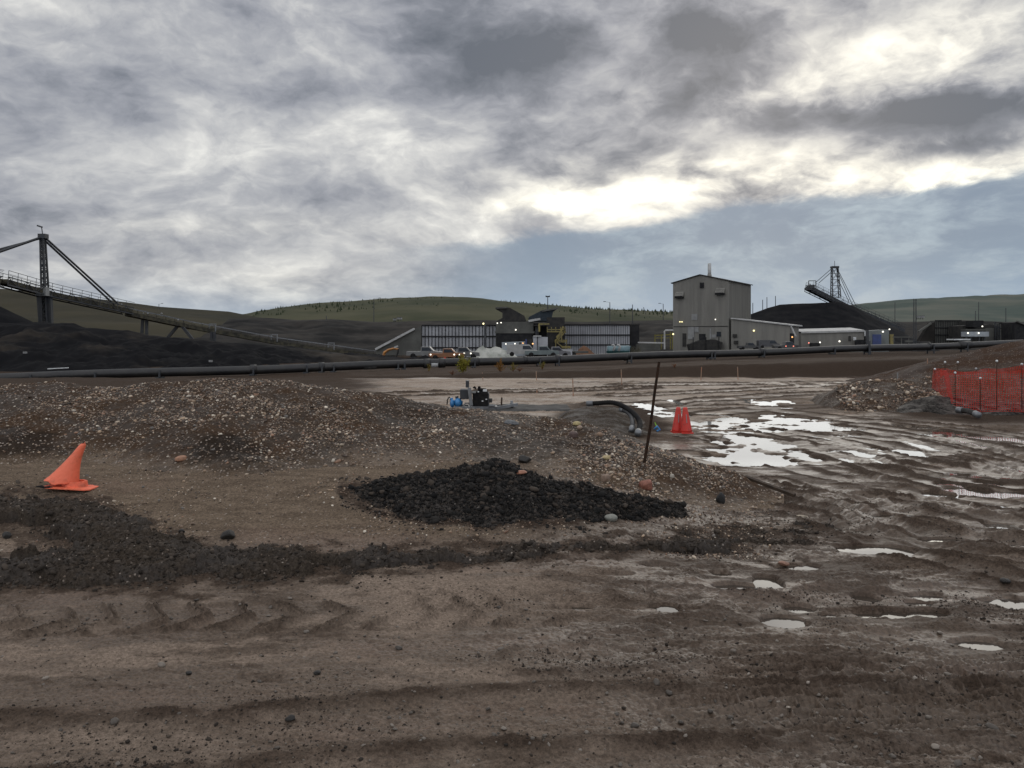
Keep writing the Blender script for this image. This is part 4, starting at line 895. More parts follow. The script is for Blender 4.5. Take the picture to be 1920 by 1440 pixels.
# ------------------------------------------------------------------ pipeline
def pipeline():
    A = Vector(((-260 - 960) / F * 53, 53, -.42 - .3)); a = W(0, 701, 56); b = W(1800, 642, 85); a.z -= .3; b.z -= .3
    d = (b - a); A = a - d * .25; B = b + d * .22
    t = thing('pipeline', 'long black pipeline running across the site on low supports', 'pipeline', a)
    pts = [A + (B - A) * (i / 40) + Vector((0, 0, .05 * math.sin(i * .9))) for i in range(41)]
    MB().path(pts, .335, 24).build('pipe', M['pipe'], t, True)
    def at(px):
        lo, hi = 0., 1.
        for _ in range(40):
            m_ = (lo + hi) / 2; p = A + (B - A) * m_
            if 960 + F * p.x / p.y < px: lo = m_
            else: hi = m_
        return A + (B - A) * lo
    dn = d.normalized(); sd2 = Vector((-dn.y, dn.x, 0)).normalized()
    for px, w_, r in [(475, .5, .37), (603, .45, .37), (757, .25, .36), (800, .55, .40), (828, .5, .40), (888, .9, .38), (984, .3, .36), (1045, .4, .38), (1173, .3, .36), (1428, .5, .37), (1626, .3, .38), (1742, .3, .36), (1808, 1.5, .42)]:
        p = at(px); MB().tube(p - dn * w_ / 2, p + dn * w_ / 2, r, None, 20).build('coupling', M['pipe'], t, True)
    p = at(812); MB().tube(p - dn * .35, p + dn * .35, .335, None, 20).build('painted_band', M['white'], t, True)
    p = at(694); MB().tube(p - dn * .5, p + dn * .5, .325, None, 20).build('repair_clamp', M['mat'], t, True)
    for px in (60, 180, 300, 475, 575, 603, 625, 745, 757, 888, 1010, 1045, 1180, 1330, 1336, 1428, 1560, 1626, 1745, 1808):
        p = at(px); g = float(G0(np.array([p.x]), np.array([p.y]))[0]) - .2
        mb = MB()
        for s_ in (-.42, .42):
            mb.box((p.x + sd2.x * s_, p.y + sd2.y * s_, (p.z + .2 + g) / 2), (.12, .12, p.z + .2 - g))
        mb.box((p.x, p.y, p.z - .39), (.3, 1.0, .12)); mb.build('support', M['darksteel'], t)
    # clamp post standing in front of the pipe
    p = at(1626); MB().box((p.x, p.y - .5, p.z), (.18, .14, 1.5)).build('post', M['darksteel'], t)
pipeline()
# earth berm alongside, pale road edge and shrubs
def shrub(px, py, Y, h, w, mat, label, n=260, seed=0):
    rs = random.Random(seed); p = W(px, py, Y); g = float(ground_full(np.array([p.x]), np.array([p.y]))[0]); p.z = g
    t = thing('shrub', label, 'shrub', p, None); mb = MB(); ml = MB()
    for i in range(16):
        a_ = rs.uniform(0, 6.28); sp = rs.uniform(.1, 1) * w * .5; hh = h * rs.uniform(.55, 1) * (1 - .35 * sp / (w * .5))
        tip = p + Vector((math.cos(a_) * sp, math.sin(a_) * sp, hh)); mb.tube(p, tip, .012, .005, 5)
        for j in range(n // 16):
            f_ = rs.uniform(.25, 1.05); q = p.lerp(tip, f_) + Vector([rs.gauss(0, .05 * h) for _ in range(3)]); s_ = rs.uniform(.03, .06) * h
            dv = Vector([rs.gauss(0, 1) for _ in range(3)]).normalized(); ev = dv.orthogonal().normalized()
            ml.add([q - dv * s_, q + ev * s_ * .5, q + dv * s_, q - ev * s_ * .5], [(0, 1, 2, 3)])
    mb.build('stem', M['rustleaf'], t); ml.build('foliage', mat, t)
shrub(868, 705, 57, 1.45, 1.4, M['leaf'], 'bushy yellow green young shrub in front of the pipeline', 900, 1)
shrub(938, 703, 58, 1.1, .9, M['leafo'], 'orange yellow shrub right of the bushy one by the pipeline', 380, 2)
shrub(962, 703, 58, .75, .8, M['leaf'], 'small yellow shrub below the pipeline beside the orange one', 220, 3)
shrub(1017, 699, 60, .75, .7, M['leaf'], 'small olive shrub under the pipeline at a support', 200, 4)
shrub(804, 694, 60, .8, .35, M['leaf'], 'thin yellow green sapling at the painted pipe joint', 120, 5)
shrub(848, 708, 56, .45, .7, M['rustleaf'], 'low rusty weeds left of the bushy yellow shrub', 160, 6)
shrub(975, 704, 58, .4, 1.0, M['rustleaf'], 'low rusty weeds right of the orange shrub', 200, 7)
shrub(1265, 700, 55, .35, .5, M['rustleaf'], 'tiny rusty tuft on the far bank above the cones', 80, 8)

# ------------------------------------------------------------------ pump unit
def pump():
    Y = 29.5; p = W(890, 769, Y); k = Y / F
    g = float(ground_full(np.array([p.x]), np.array([p.y]))[0]); p.z = g
    t = thing('water_pump', 'skid mounted diesel water pump with blue pump head on a grey trailer frame', 'pump', p)
    def L(px, py, dy=0.): return Vector((p.x + (px - 890) * k, p.y + dy, p.z + (767 - py) * k))
    def bx(name, x0, y0, x1, y1, d0, d1, mat, bev=.02, par=t):
        a = L(x0, y1, d0); b = L(x1, y0, d1); mb = MB().box((a + b) / 2, (abs(b.x - a.x), abs(d1 - d0), abs(b.z - a.z))); o = mb.build(name, mat, par)
        m_ = o.modifiers.new('b', 'BEVEL'); m_.width = bev; m_.segments = 2; return o
    mb = MB()
    for dy in (-.42, .42):
        mb.beam(L(852, 762, dy), L(930, 762, dy), .10, .12); mb.beam(L(930, 762, dy), L(970, 757, 0), .09, .1)
    for px in (855, 880, 905, 930): mb.beam(L(px, 762, -.42), L(px, 762, .42), .08, .08)
    mb.beam(L(868, 762, -.44), L(874, 753, -.44), .05); mb.beam(L(874, 753, -.44), L(881, 753, -.44), .05); mb.beam(L(881, 753, -.44), L(885, 764, -.44), .05)
    mb.build('skid_frame', M['steel'], t)
    e = bx('engine', 887, 732, 915, 760, -.38, .38, M['black'], .04)
    bx('exhaust', 896, 723, 901, 733, -.1, .1, M['black'], .03, e)
    MB().path([L(888, 726, -.2), L(890, 724, -.2), L(893, 727, -.2)], .04, 10).build('hose_bend', M['black'], e, True)
    MB().tube(L(901, 729, -.25), L(912, 730, -.25), .07, None, 14).build('air_filter', M['black'], e, True)
    bx('filter_cap', 906, 728, 913, 732.5, -.33, -.22, M['white'], .02, e); bx('label_plate', 885, 731, 893, 734.5, -.41, -.385, M['lightpanel'], .005, e)
    bx('gauge', 904, 748, 907, 750.5, -.41, -.38, M['white'], .004, e); bx('gauge', 911, 745, 914, 747, -.41, -.38, M['white'], .004, e); bx('gauge', 896.5, 731, 899, 733, -.43, -.4, M['white'], .004, e)
    bx('radiator', 915.2, 735, 917.2, 760, -.33, .33, M['darksteel'], .01, e)
    bx('fuel_tank', 863.5, 728, 880, 746, -.35, .3, M['darksteel'], .03)
    o = MB().beam(L(881, 724, -.46), L(885, 757, -.46), .12, .10).build('lifting_post', M['steel'], t)
    MB().beam(L(877.5, 724, -.4), L(877.5, 711, -.4), .12, .12).build('stack', M['darksteel'], t); MB().box(L(878, 711.5, -.4), (.11, .13, .025)).build('stack_cap', M['lightpanel'], t)
    q = MB().ico(L(859.5, 753, -.2), (.15, .24, .18), 3).build('pump_volute', M['blue'], t, True)
    MB().tube(L(851, 753, -.2), L(868, 753, -.2), .075, None, 16).build('inlet', M['blue'], q, True)
    q2 = MB().ico(L(849, 754, -.25), (.09, .2, .16), 3).build('priming_chamber', M['blue'], t, True); MB().tube(L(848, 748, -.25), L(847, 744, -.25), .06, None, 12).build('elbow', M['blue'], q2, True)
    MB().tube(L(858, 746, -.2), L(857, 741, -.2), .05, .07, 12).build('outlet', M['darksteel'], q, True)
    MB().path([L(839.5, 756, -.3), L(840, 748, -.3), L(842, 744, -.3), L(845, 742, -.3)], .022, 8).build('handle', M['black'], t, True)
    bx('battery_box', 917, 746, 923, 753, -.2, .2, M['mat'], .02); MB().tube(L(917, 758, -.5), L(928, 758, -.5), .035, None, 10).build('drain_pipe', M['steel'], t, True)
    j = MB().tube(L(961, 765, 0), L(959, 750, 0), .05, None, 10).build('jack', M['steel'], t, True); MB().beam(L(956, 756, 0), L(968, 757, 0), .06).build('crank', M['steel'], j)
    MB().beam(L(940, 762, -.1), L(941, 744, -.1), .06, .05).build('upright', M['wood'], t)
    # grey liner sheet spread under it
    V = []; n = 60
    for j_ in range(9):
        for i in range(n):
            px = 850 + (1068 - 850) * i / (n - 1); dy = -1.0 + 2.6 * j_ / 8; q_ = L(px, 766, 0); x = q_.x; y = p.y + dy
            V.append(Vector((x, y, float(baseB(np.array(y))) + .05 + .015 * math.sin(i * .35 + j_) + .008 * math.sin(i * 1.1) - (.12 if j_ == 0 else 0))))
    Fc = [(a * n + i, a * n + i + 1, (a + 1) * n + i + 1, (a + 1) * n + i) for a in range(8) for i in range(n - 1)]
    o = MB().add(V, Fc).build('ground_sheet', M['mat'], loc=p, smooth=True); o.modifiers.new('t', 'SOLIDIFY').thickness = .02; tag(o, 'rumpled grey liner sheet spread beneath the water pump', 'liner')
pump()

# ------------------------------------------------------------------ conveyors
def conveyor(name, label, pts, wid, hgt, mats, rail=True, railmat=None, baysz=2.2):
    t = thing(name, label, 'conveyor', pts[0]); n = len(pts) - 1
    side = MB(); belt = MB(); rl = MB()
    for i in range(n):
        a, b = pts[i], pts[i + 1]; d = (b - a).normalized(); s = Vector((d.y, -d.x, 0)).normalized(); L = (b - a).length; up = s.cross(d)
        if up.z < 0: up = -up
        for sg in (-1, 1):
            o_ = s * sg * wid / 2
            side.beam(a + o_, b + o_, .18, .22); side.beam(a + o_ + up * hgt, b + o_ + up * hgt, .14, .16)
            k = max(int(L / baysz), 1)
            for j in range(k):
                q0 = a.lerp(b, j / k) + o_; q1 = a.lerp(b, (j + 1) / k) + o_
                side.beam(q0, q0 + up * hgt, .10); side.beam(q0 if j % 2 else q0 + up * hgt, q1 + up * hgt if j % 2 else q1, .08)
                if rail:
                    rl.beam(q0 + up * hgt, q0 + up * (hgt + 1.05), .06)
                    rl.beam(q0 + up * (hgt + .5) , q1 + up * (hgt + .5), .05)
            if rail: rl.beam(a + o_ + up * (hgt + 1.05), b + o_ + up * (hgt + 1.05), .07)
        belt.beam(a + up * hgt * .45, b + up * hgt * .45, wid * .9, hgt * .55)
    side.build('truss', mats[0], t); belt.build('belt', mats[1], t)
    if rail: rl.build('handrail', railmat or mats[0], t)
    return t
LC = [(-420, 442, 118), (-200, 490, 122), (0, 534, 130), (85, 556, 142), (240, 589, 162), (360, 614, 176), (520, 643, 190), (700, 667, 200), (840, 674, 205)]
P_ = [W(*q) for q in LC]
cv = conveyor('stacker_conveyor', 'long inclined dark conveyor descending from a cable mast at left', P_[:5], 2.6, 1.3, (M['darksteel'], M['greybelt']))
def low_section():
    for i in range(4, 8):
        a, b = P_[i], P_[i + 1]; d = (b - a).normalized(); s = Vector((d.y, -d.x, 0)).normalized(); L = (b - a).length
        mb = MB(); mb.beam(a, b, 2.0, .8); mt = MB().beam(a + Vector((0, -1.1, 1.3)), b + Vector((0, -1.1, 1.3)), .2, .2); mt.build('cable_tray', M['steel'], cv)
        for sg in (-1, 1): mb.beam(a + s * sg * 1.1 + Vector((0, 0, .6)), b + s * sg * 1.1 + Vector((0, 0, .6)), .08, .08)
        mb.build('lower_deck', M['greybelt'], cv); k = int(L / 2.2); mb = MB()
        for j in range(k): q = a.lerp(b, j / k); mb.beam(q, q + Vector((0, 0, 1.25)), .12)
        mb.build('idler_posts', M['greybelt'], cv)
    for px, py in ((402, 622), (517, 641), (623, 656)):
        Y = float(np.interp(px, [q[0] for q in LC], [q[2] for q in LC])); q = W(px, py, Y); mb = MB(); h = 1.7
        mb.beam(q + Vector((-.7, -1.2, 0)), q + Vector((-.7, -1.2, h)), .22); mb.beam(q + Vector((.7, -1.2, 0)), q + Vector((.7, -1.2, h)), .22); mb.beam(q + Vector((-.8, -1.2, h)), q + Vector((.8, -1.2, h)), .22); mb.build('frame', M['steel'], cv)
low_section()
def mast(parent, base, top, w0, w1, dep, mat, panels=8, name='mast', leg=.30):
    mb = MB(); b = Vector(base); tp = Vector(top)
    cs = []
    for sx in (-1, 1):
        for sy in (-1, 1): cs.append((b + Vector((sx * w0 / 2, sy * dep / 2, 0)), tp + Vector((sx * w1 / 2, sy * dep * .3, 0))))
    for a, c in cs: mb.beam(a, c, leg)
    for i in range(panels):
        f0 = i / panels; f1 = (i + 1) / panels
        for (a, b_) in ((0, 2), (1, 3), (0, 1), (2, 3)):
            p = cs[a][0].lerp(cs[a][1], f0); q = cs[b_][0].lerp(cs[b_][1], f1); r = cs[b_][0].lerp(cs[b_][1], f0); mb.beam(p, q, .12); mb.beam(p, r, .10)
    return mb.build(name, mat, parent)
Ym = 142; bt = W(87, 625, Ym); tp = W(80, 441, Ym)
mast(cv, W(87, 612, Ym), W(80, 443, Ym), .95, .5, 1.1, M['darksteel'], 14, leg=.26)
MB().box(W(81, 443, Ym), (1.3, 1.2, .8)).build('mast_head', M['darksteel'], cv)
q = MB().beam(W(80, 440, Ym), W(78, 426, Ym), .12).build('lamp_pole', M['darksteel'], cv); MB().beam(W(79, 426, Ym), W(70, 423, Ym), .35, .25).build('lamp_head', M['darksteel'], q)
MB().box(W(92, 548, Ym) + Vector((0, -2.0, 0)), (1.8, 1.2, 1.5)).build('control_cabinet', M['lightpanel'], cv)
for a, b in (((84, 445, Ym), (223, 571, 160)), ((83, 450, Ym), (214, 571, 159)), ((80, 446, Ym), (-200, 545 - 25, 122)), ((79, 444, Ym), (-60, 492, 126)), ((79, 445, Ym), (-60, 493, 128))):
    MB().tube(W(*a), W(*b), .19, None, 6).build('stay_cable', M['darksteel'], cv)
for (a, b, w_) in (((268, 594, 166), (266, 628, 166), .5), ((275, 595, 166), (275, 628, 166), .5), ((334, 610, 173), (314, 634, 173), .55), ((340, 610, 173), (362, 637, 173), .55), ((397, 622, 178), (397, 645, 178), .5), ((402, 622, 178), (403, 645, 178), .5), ((75, 556, Ym), (79, 612, Ym), .8), ((93, 556, Ym), (95, 612, Ym), .7)):
    MB().beam(W(*a), W(*b), w_).build('leg', M['darksteel'], cv)
for px, py in ((228, 571), (269, 588), (277, 588), (303, 588), (334, 600)):
    Y = 165; MB().ico(W(px, py, Y), .28 * .68, 1).build('lamp', M['lightpanel'], cv)

RC = [W(1515, 546, 300), W(1590, 583, 312), W(1640, 603, 325), W(1690, 625, 335)]
rc = conveyor('stacker_conveyor', 'cantilevered conveyor boom with lattice mast above the right coal stockpile', RC, 3.2, 2.6, (M['darksteel'], M['darksteel']), True, M['darksteel'], 3)
Yr2 = 308
mast(rc, W(1567, 558, Yr2), W(1565, 502, Yr2), 3.2, 2.2, 2, M['darksteel'], 5)
MB().box(W(1565, 501, Yr2), (2.6, 2.4, .7)).build('mast_head', M['darksteel'], rc); MB().beam(W(1565, 500, Yr2), W(1565, 489, Yr2), .14).build('antenna', M['darksteel'], rc)
for a, b in (((1560, 503, Yr2), (1529, 530, 302)), ((1560, 509, Yr2), (1535, 531, 303)), ((1570, 504, Yr2), (1605, 573, 316)), ((1562, 505, Yr2), (1592, 566, 313)), ((1569, 505, Yr2), (1598, 571, 314))):
    MB().tube(W(*a), W(*b), .12, None, 5).build('stay_cable', M['darksteel'], rc)
mb = MB(); c = W(1520, 538, 300); mb.box(c + Vector((0, 0, 0)), (2.0, 3, 1.3)); 
for dx in (-1.3, 1.4):
    mb.beam(c + Vector((dx, -1.5, -.6)), c + Vector((dx, -1.5, 2.2)), .25)
mb.beam(c + Vector((-1.3, -1.5, 2.2)), c + Vector((1.4, -1.5, 2.2)), .25); mb.beam(c + Vector((-2.6, -1, -.8)), c + Vector((0, -1, -.8)), .8); mb.build('head_frame', M['darksteel'], rc)
for px, py in ((1519, 533), (1529, 535), (1613, 579), (1631, 587), (1649, 596)): MB().ico(W(px, py, 298), .38 * .68, 1).build('lamp', M['lightpanel'], rc)

# ------------------------------------------------------------------ main building
def building():
    C = Vector((59.3, 218, -2.2)); f = Vector((-.835, .55, 0)); s = Vector((.55, .835, 0)); LF, LS = 16.1, 20.4; ze = 18.0; zr = 19.9
    t = thing('industrial_building', 'tall grey metal clad industrial building with gable roof and chimney', 'building', C)
    def Q(a, b, z): return Vector((C.x, C.y, 0)) + f * a + s * b + Vector((0, 0, z))
    V = [Q(0, 0, -2.5), Q(LF, 0, -2.5), Q(LF, LS, -2.5), Q(0, LS, -2.5), Q(0, 0, ze), Q(LF, 0, ze), Q(LF, LS, ze), Q(0, LS, ze), Q(LF / 2, 0, zr), Q(LF / 2, LS, zr)]
    MB().add(V, [(0, 1, 5, 8, 4), (1, 2, 6, 5), (2, 3, 7, 9, 6), (3, 0, 4, 7)]).build('wall', M['cladding'], t)
    # standing ribs of the cladding
    mb = MB(); out = -f.cross(Vector((0, 0, 1)))
    fo = Vector((-s.x, -s.y, 0)); so_ = Vector((-f.x, -f.y, 0))
    for i in range(1, 40):
        a = LF * i / 40; zt = ze + (zr - ze) * (1 - abs(a - LF / 2) / (LF / 2)); p = Q(a, 0, 0) + fo * .03; mb.box((p.x, p.y, (zt - 2.6) / 2), (.07, .05, zt + 2.3), rz=math.atan2(f.y, f.x))
    for i in range(1, 46):
        b = LS * i / 46; p = Q(0, b, 0) + so_ * .03; mb.box((p.x, p.y, (ze - 2.6) / 2), (.07, .05, ze + 2.3), rz=math.atan2(s.y, s.x))
    mb.build('cladding_rib', M['cladding'], t)
    mb = MB(); oh = .5
    for sg in (0, 1):
        e0 = Q(-oh, -.35, ze - .12) if sg == 0 else Q(LF + oh, -.35, ze - .12); e1 = Q(-oh, LS + .3, ze - .12) if sg == 0 else Q(LF + oh, LS + .3, ze - .12); r0 = Q(LF / 2, -.35, zr + .05); r1 = Q(LF / 2, LS + .3, zr + .05)
        mb.prism([e0, r0, r1, e1], (0, 0, .25))
    r = mb.build('roof', M['darktrim'], t)
    c = Q(LF / 2 - 1.6, 3, 0); MB().tube((c.x, c.y, zr - .8), (c.x, c.y, 23.4), .48, None, 16).build('chimney', M['cladtrim'], r, True)
    MB().tube((c.x, c.y, zr - .8), (c.x, c.y, zr + .6), .75, .5, 16).build('chimney_base', M['cladding'], r, True)
    # louvre hoods
    for a0, a1, z0, z1 in ((9.6 + 3.2, 9.6 + 5.6, 14.1, 15.5), (1.0, 3.5, 14.7, 16.1)):
        mb = MB(); p = [Q(a0, 0, z1) + fo * .02, Q(a0, 0, z0 + .2) + fo * 1.1, Q(a0, 0, z0 - .05) + fo * 1.1, Q(a0, 0, z0) + fo * .02]; mb.prism(p, f * (a1 - a0)); h = mb.build('hood', M['cladding'], t)
        mb = MB()
        for k in range(4): a_ = Q(a0 + .1, 0, z0 + .05 + k * .28) + fo * (1.14 - k * .24); mb.beam(a_, a_ + f * (a1 - a0 - .2), .06, .2)
        mb.build('louvre', M['rib'], h)
        p = [Q(a0, 0, z0 - .45) + fo * .03, Q(a1, 0, z0 - .45) + fo * .03, Q(a1, 0, z0) + fo * .03, Q(a0, 0, z0) + fo * .03]; MB().prism(p, fo * 1.05).build('opening', M['rib'], h)
    def pan(name, px0, py0, px1, py1, mat, th=.12):
        # rectangle on the front wall given by its photo corners
        def aof(px): u = (px - 960) / F; return (C.x - u * C.y) / (u * f.y - f.x)
        a0, a1 = aof(px0), aof(px1); ym = Q((a0 + a1) / 2, 0, 0).y; z0 = HC - (py1 - HZ) / F * ym; z1 = HC - (py0 - HZ) / F * ym
        return MB().prism([Q(a0, 0, z0) + fo * .04, Q(a1, 0, z0) + fo * .04, Q(a1, 0, z1) + fo * .04, Q(a0, 0, z1) + fo * .04], fo * th).build(name, mat, t)
    pan('vent', 1313, 530, 1320, 540, M['rib'], .3); pan('sign_board', 1297, 589, 1308, 600, M['lightpanel']); pan('light_panel', 1290, 613, 1302, 636, M['lightpanel']); pan('light_panel', 1302.5, 613, 1310, 623, M['lightpanel'])
    pan('light_panel', 1331, 616, 1334, 635, M['lightpanel']); pan('light_panel', 1334.5, 627, 1343, 633, M['lightpanel']); pan('window', 1344, 622, 1352, 631, M['glass']); pan('dark_door', 1311, 626, 1323, 655, M['rib']); pan('door', 1280, 625, 1287, 650, M['darktrim'])
    pan('girt', 1263, 611.5, 1365, 612.8, M['darktrim'], .06)
    for px, py, m_ in ((1276, 603.5, 'lampy'), (1280, 603.5, 'lampy'), (1342.5, 599, 'lampw')):
        def aof(px): u = (px - 960) / F; return (C.x - u * C.y) / (u * f.y - f.x)
        q = Q(aof(px), 0, 0) + fo * .5; q.z = HC - (py - HZ) / F * q.y; MB().ico(q, .24 * .68, 1).build('wall_lamp', M[m_], t, True)
    # plant equipment at the foot
    t2 = thing('skip_container', 'dark coal-stained hopper standing at the foot of the grey building', 'hopper', Q(5, -4, -2.2))
    mb = MB(); c = Q(5, -4, 1.2); mb.prism([c + Vector((-4, 0, -3)), c + Vector((4, 0, -3)), c + Vector((4.6, 0, 0)), c + Vector((2.5, 0, .8)), c + Vector((-1.5, 0, .5)), c + Vector((-4.6, 0, -.6))], (0, 3, 0)); mb.build('hopper_body', M['darktrim'], t2)
    for dx in (-3.5, 0, 3.5): MB().beam(c + Vector((dx, -.2, -3)), c + Vector((dx, -.2, 1.4)), .2).build('post', M['rib'], t2)
    # lean-to
    A0 = Q(-.4, .0, 0); g = Vector((.835, -.55, 0)); LL = 15.7; bk = s * 9
    t3 = thing('lean_to', 'low grey lean-to annex with sloping roof right of the tall building', 'building', (A0.x, A0.y, -2.2))
    a = Vector((A0.x, A0.y, -2.4)) + g * .3; b = a + g * LL; zl, zrr = 7.6, 5.5
    pts = [a, b, Vector((b.x, b.y, zrr)), Vector((a.x, a.y, zl))]; MB().prism(pts, bk).build('wall', M['cladding'], t3)
    MB().prism([Vector((a.x, a.y, zl + .03)) - bk * .05, Vector((b.x, b.y, zrr + .03)) + g * .9 - bk * .05, Vector((b.x, b.y, zrr + .33)) + g * .9 - bk * .05, Vector((a.x, a.y, zl + .3)) - bk * .05], bk * 1.1).build('roof', M['cladtrim'], t3)
    e = Vector((b.x, b.y, zrr)); MB().beam(e + g * .3 - s * .2, e + g * 1.5 + Vector((0, 0, -2.7)) - s * .2, .4, .3).build('brace', M['cladtrim'], t3)
    MB().box(b + g * .1 + s * 1.5 + Vector((0, 0, 3.4)), (.4, 3.0, 5.2), rz=math.atan2(g.y, g.x)).build('doorway', M['rib'], t3)
    q = a.lerp(b, .40) - s * .3; q.z = HC - (620 - HZ) / F * q.y; MB().ico(q, .33 * .68, 2).build('wall_lamp', M['lampy'], t3, True)
    q = a.lerp(b, .98) + g * 1.0 - s * .6; q.z = HC - (632 - HZ) / F * q.y; MB().ico(q, .30 * .68, 2).build('wall_lamp', M['lampo'], t3, True)
    for f_ in (.07, .09): p = a.lerp(b, f_) - s * .25; p.z = 4 - (f_ - .07) * 90; MB().box(p + Vector((0, 0, -1)), (1.1, .3, .9), rz=-.5).build('duct', M['darktrim'], t3)
building()
def low_shed():
    Y = 226; t = thing('long_shed', 'long low pale grey shed with white eave beside the lean-to', 'building', W(1500, 664, Y))
    a = W(1502, 625, Y); b = W(1620, 622, Y - 3); 
    MB().prism([Vector((a.x, a.y, -2.4)), Vector((b.x, b.y, -2.4)), b, a], (0, 9, 0)).build('wall', M['palegrey'] if False else M['cladding'], t)
    MB().beam(a + Vector((0, -.2, .2)), b + Vector((0, -.2, .2)), .5, .45).build('eave', M['cladtrim'], t)
    MB().prism([a + Vector((0, 0, .4)), b + Vector((0, 0, .4)), b + Vector((0, 9, 1.2)), a + Vector((0, 9, 1.2))], (0, 0, .1)).build('roof', M['cladtrim'], t)
    for px, py, r, m_ in ((1516.5, 643, .28, 'lampr'), (1537.5, 642, .3, 'lampw'), (1574, 640, .34, 'lampw')): MB().ico(W(px, py, Y - 4.5), r * .68, 2).build('lamp', M[m_], t, True)
    for x0, y0, x1, y1, m_ in ((1518, 643, 1537, 650, 'rib'), (1591, 630, 1595, 640, 'darktrim'), (1600, 632, 1605, 638, 'white'), (1603, 637, 1622, 648, 'rib'), (1621, 621, 1625, 630, 'white')):
        c0 = W(x0, y1, Y - 3.7); c1 = W(x1, y0, Y - 3.7); MB().box((c0 + c1) / 2, (c1.x - c0.x, .3, c1.z - c0.z)).build('panel' if m_ == 'white' else 'opening', M[m_], t)
    t = thing('block_building', 'flat roofed grey block building with a blue roller door', 'building', W(1628, 664, 222))
    a = W(1628, 620, 222); b = W(1667, 618, 220); MB().prism([Vector((a.x, a.y, -2.4)), Vector((b.x, b.y, -2.4)), b, a], (0, 8, 0)).build('wall', M['palegrey'] if False else mk('bluish cladding', (.15, .165, .16), (.11, .12, .12), .5, .6), t)
    c0 = W(1636, 652, 218.5); c1 = W(1652, 627, 218.5); MB().box((c0 + c1) / 2, (c1.x - c0.x, .3, c1.z - c0.z)).build('roller_door', M['bluedoor'], t)
    for px, py, r in ((1655.5, 622, .34), (1667.8, 617.5, .28)): MB().ico(W(px, py, 218), r * .68, 2).build('lamp', M['lampw'], t, True)
    p = W(1626, 650, 216); tag(MB().box(p + Vector((0, 0, 1.2)), (.7, .5, 6.5)).build('bollard_post', M['darksteel'], loc=p), 'dark post between the long shed and the blue door block', 'post')
    p = W(1671, 650, 220); tag(MB().box(p + Vector((0, 0, 1.5)), (.9, .9, 3.9)).build('yellow_post', M['yellow'], loc=p), 'yellow protective post right of the blue roller door', 'post')
low_shed()

# ------------------------------------------------------------------ ribbed retaining walls
def ribwall(label, px0, px1, ytop, ybars, ybot, Y, n, mat=None, skew=0.):
    a = W(px0, ytop, Y); b = W(px1, ytop, Y + skew); zb = HC - (ybot - HZ) / F * Y - 1.2
    t = thing('retaining_wall', label, 'wall', (a.x, a.y, zb))
    MB().prism([Vector((a.x, a.y, zb)), Vector((b.x, b.y, zb)), b, a], (0, 3, 0)).build('panel', mat or M['wallpanel'], t)
    for i in range(n + 1):
        p = a.lerp(b, i / n); w_ = (b.x - a.x) / n * (.17 if n < 30 else .13); o = MB().box((p.x, p.y - .10, (p.z + zb) / 2), (w_, .18, p.z - zb)).build('rib', M['rib'], t)
    for yb in ybars + [ytop]:
        z = HC - (yb - HZ) / F * Y; MB().beam(Vector((a.x, a.y - .16, z)), Vector((b.x, b.y - .16, z)), .32, .28).build('waler', M['rib'], t)
    return t
ribwall('grey ribbed retaining wall left of the crusher with light panels', 791, 930, 610, [630.7, 651.7], 664, 190, 22)
ribwall('finely ribbed grey retaining wall right of the crusher', 1030, 1181, 609, [628, 646.5], 660, 196, 36)
ribwall('distant ribbed wall panel between the twin poles and the right hopper', 1753, 1802, 601, [614.5, 628], 645, 250, 15, M['concrete'])
ribwall('faint grey wall section right of the far right hopper', 1873, 1902, 606, [616], 640, 256, 6, M['concrete'])
t = thing('wing_wall', 'sloping concrete wing wall with pale coping left of the ribbed wall', 'wall', W(706, 664, 189))
MB().prism([W(704, 666, 189), W(790, 666, 189), W(790, 611, 189), W(778, 616, 189), W(706, 654, 189)], (0, 2, 0)).build('slab', M['concrete'], t)
MB().beam(W(704, 655, 188.6), W(777, 616.5, 188.6), .8, .5).build('coping', M['cladtrim'], t)
t = thing('wing_wall', 'dark sloping wing wall in front of the distant ribbed panel', 'wall', W(1725, 640, 250))
MB().prism([W(1724, 640, 249), W(1753, 640, 249), W(1753, 604, 249), W(1745, 606, 249)], (0, 2, 0)).build('slab', M['bankfar'], t)
MB().beam(W(1722, 622, 248.6), W(1746, 606, 248.6), .6, .5).build('coping', M['concrete'], t)

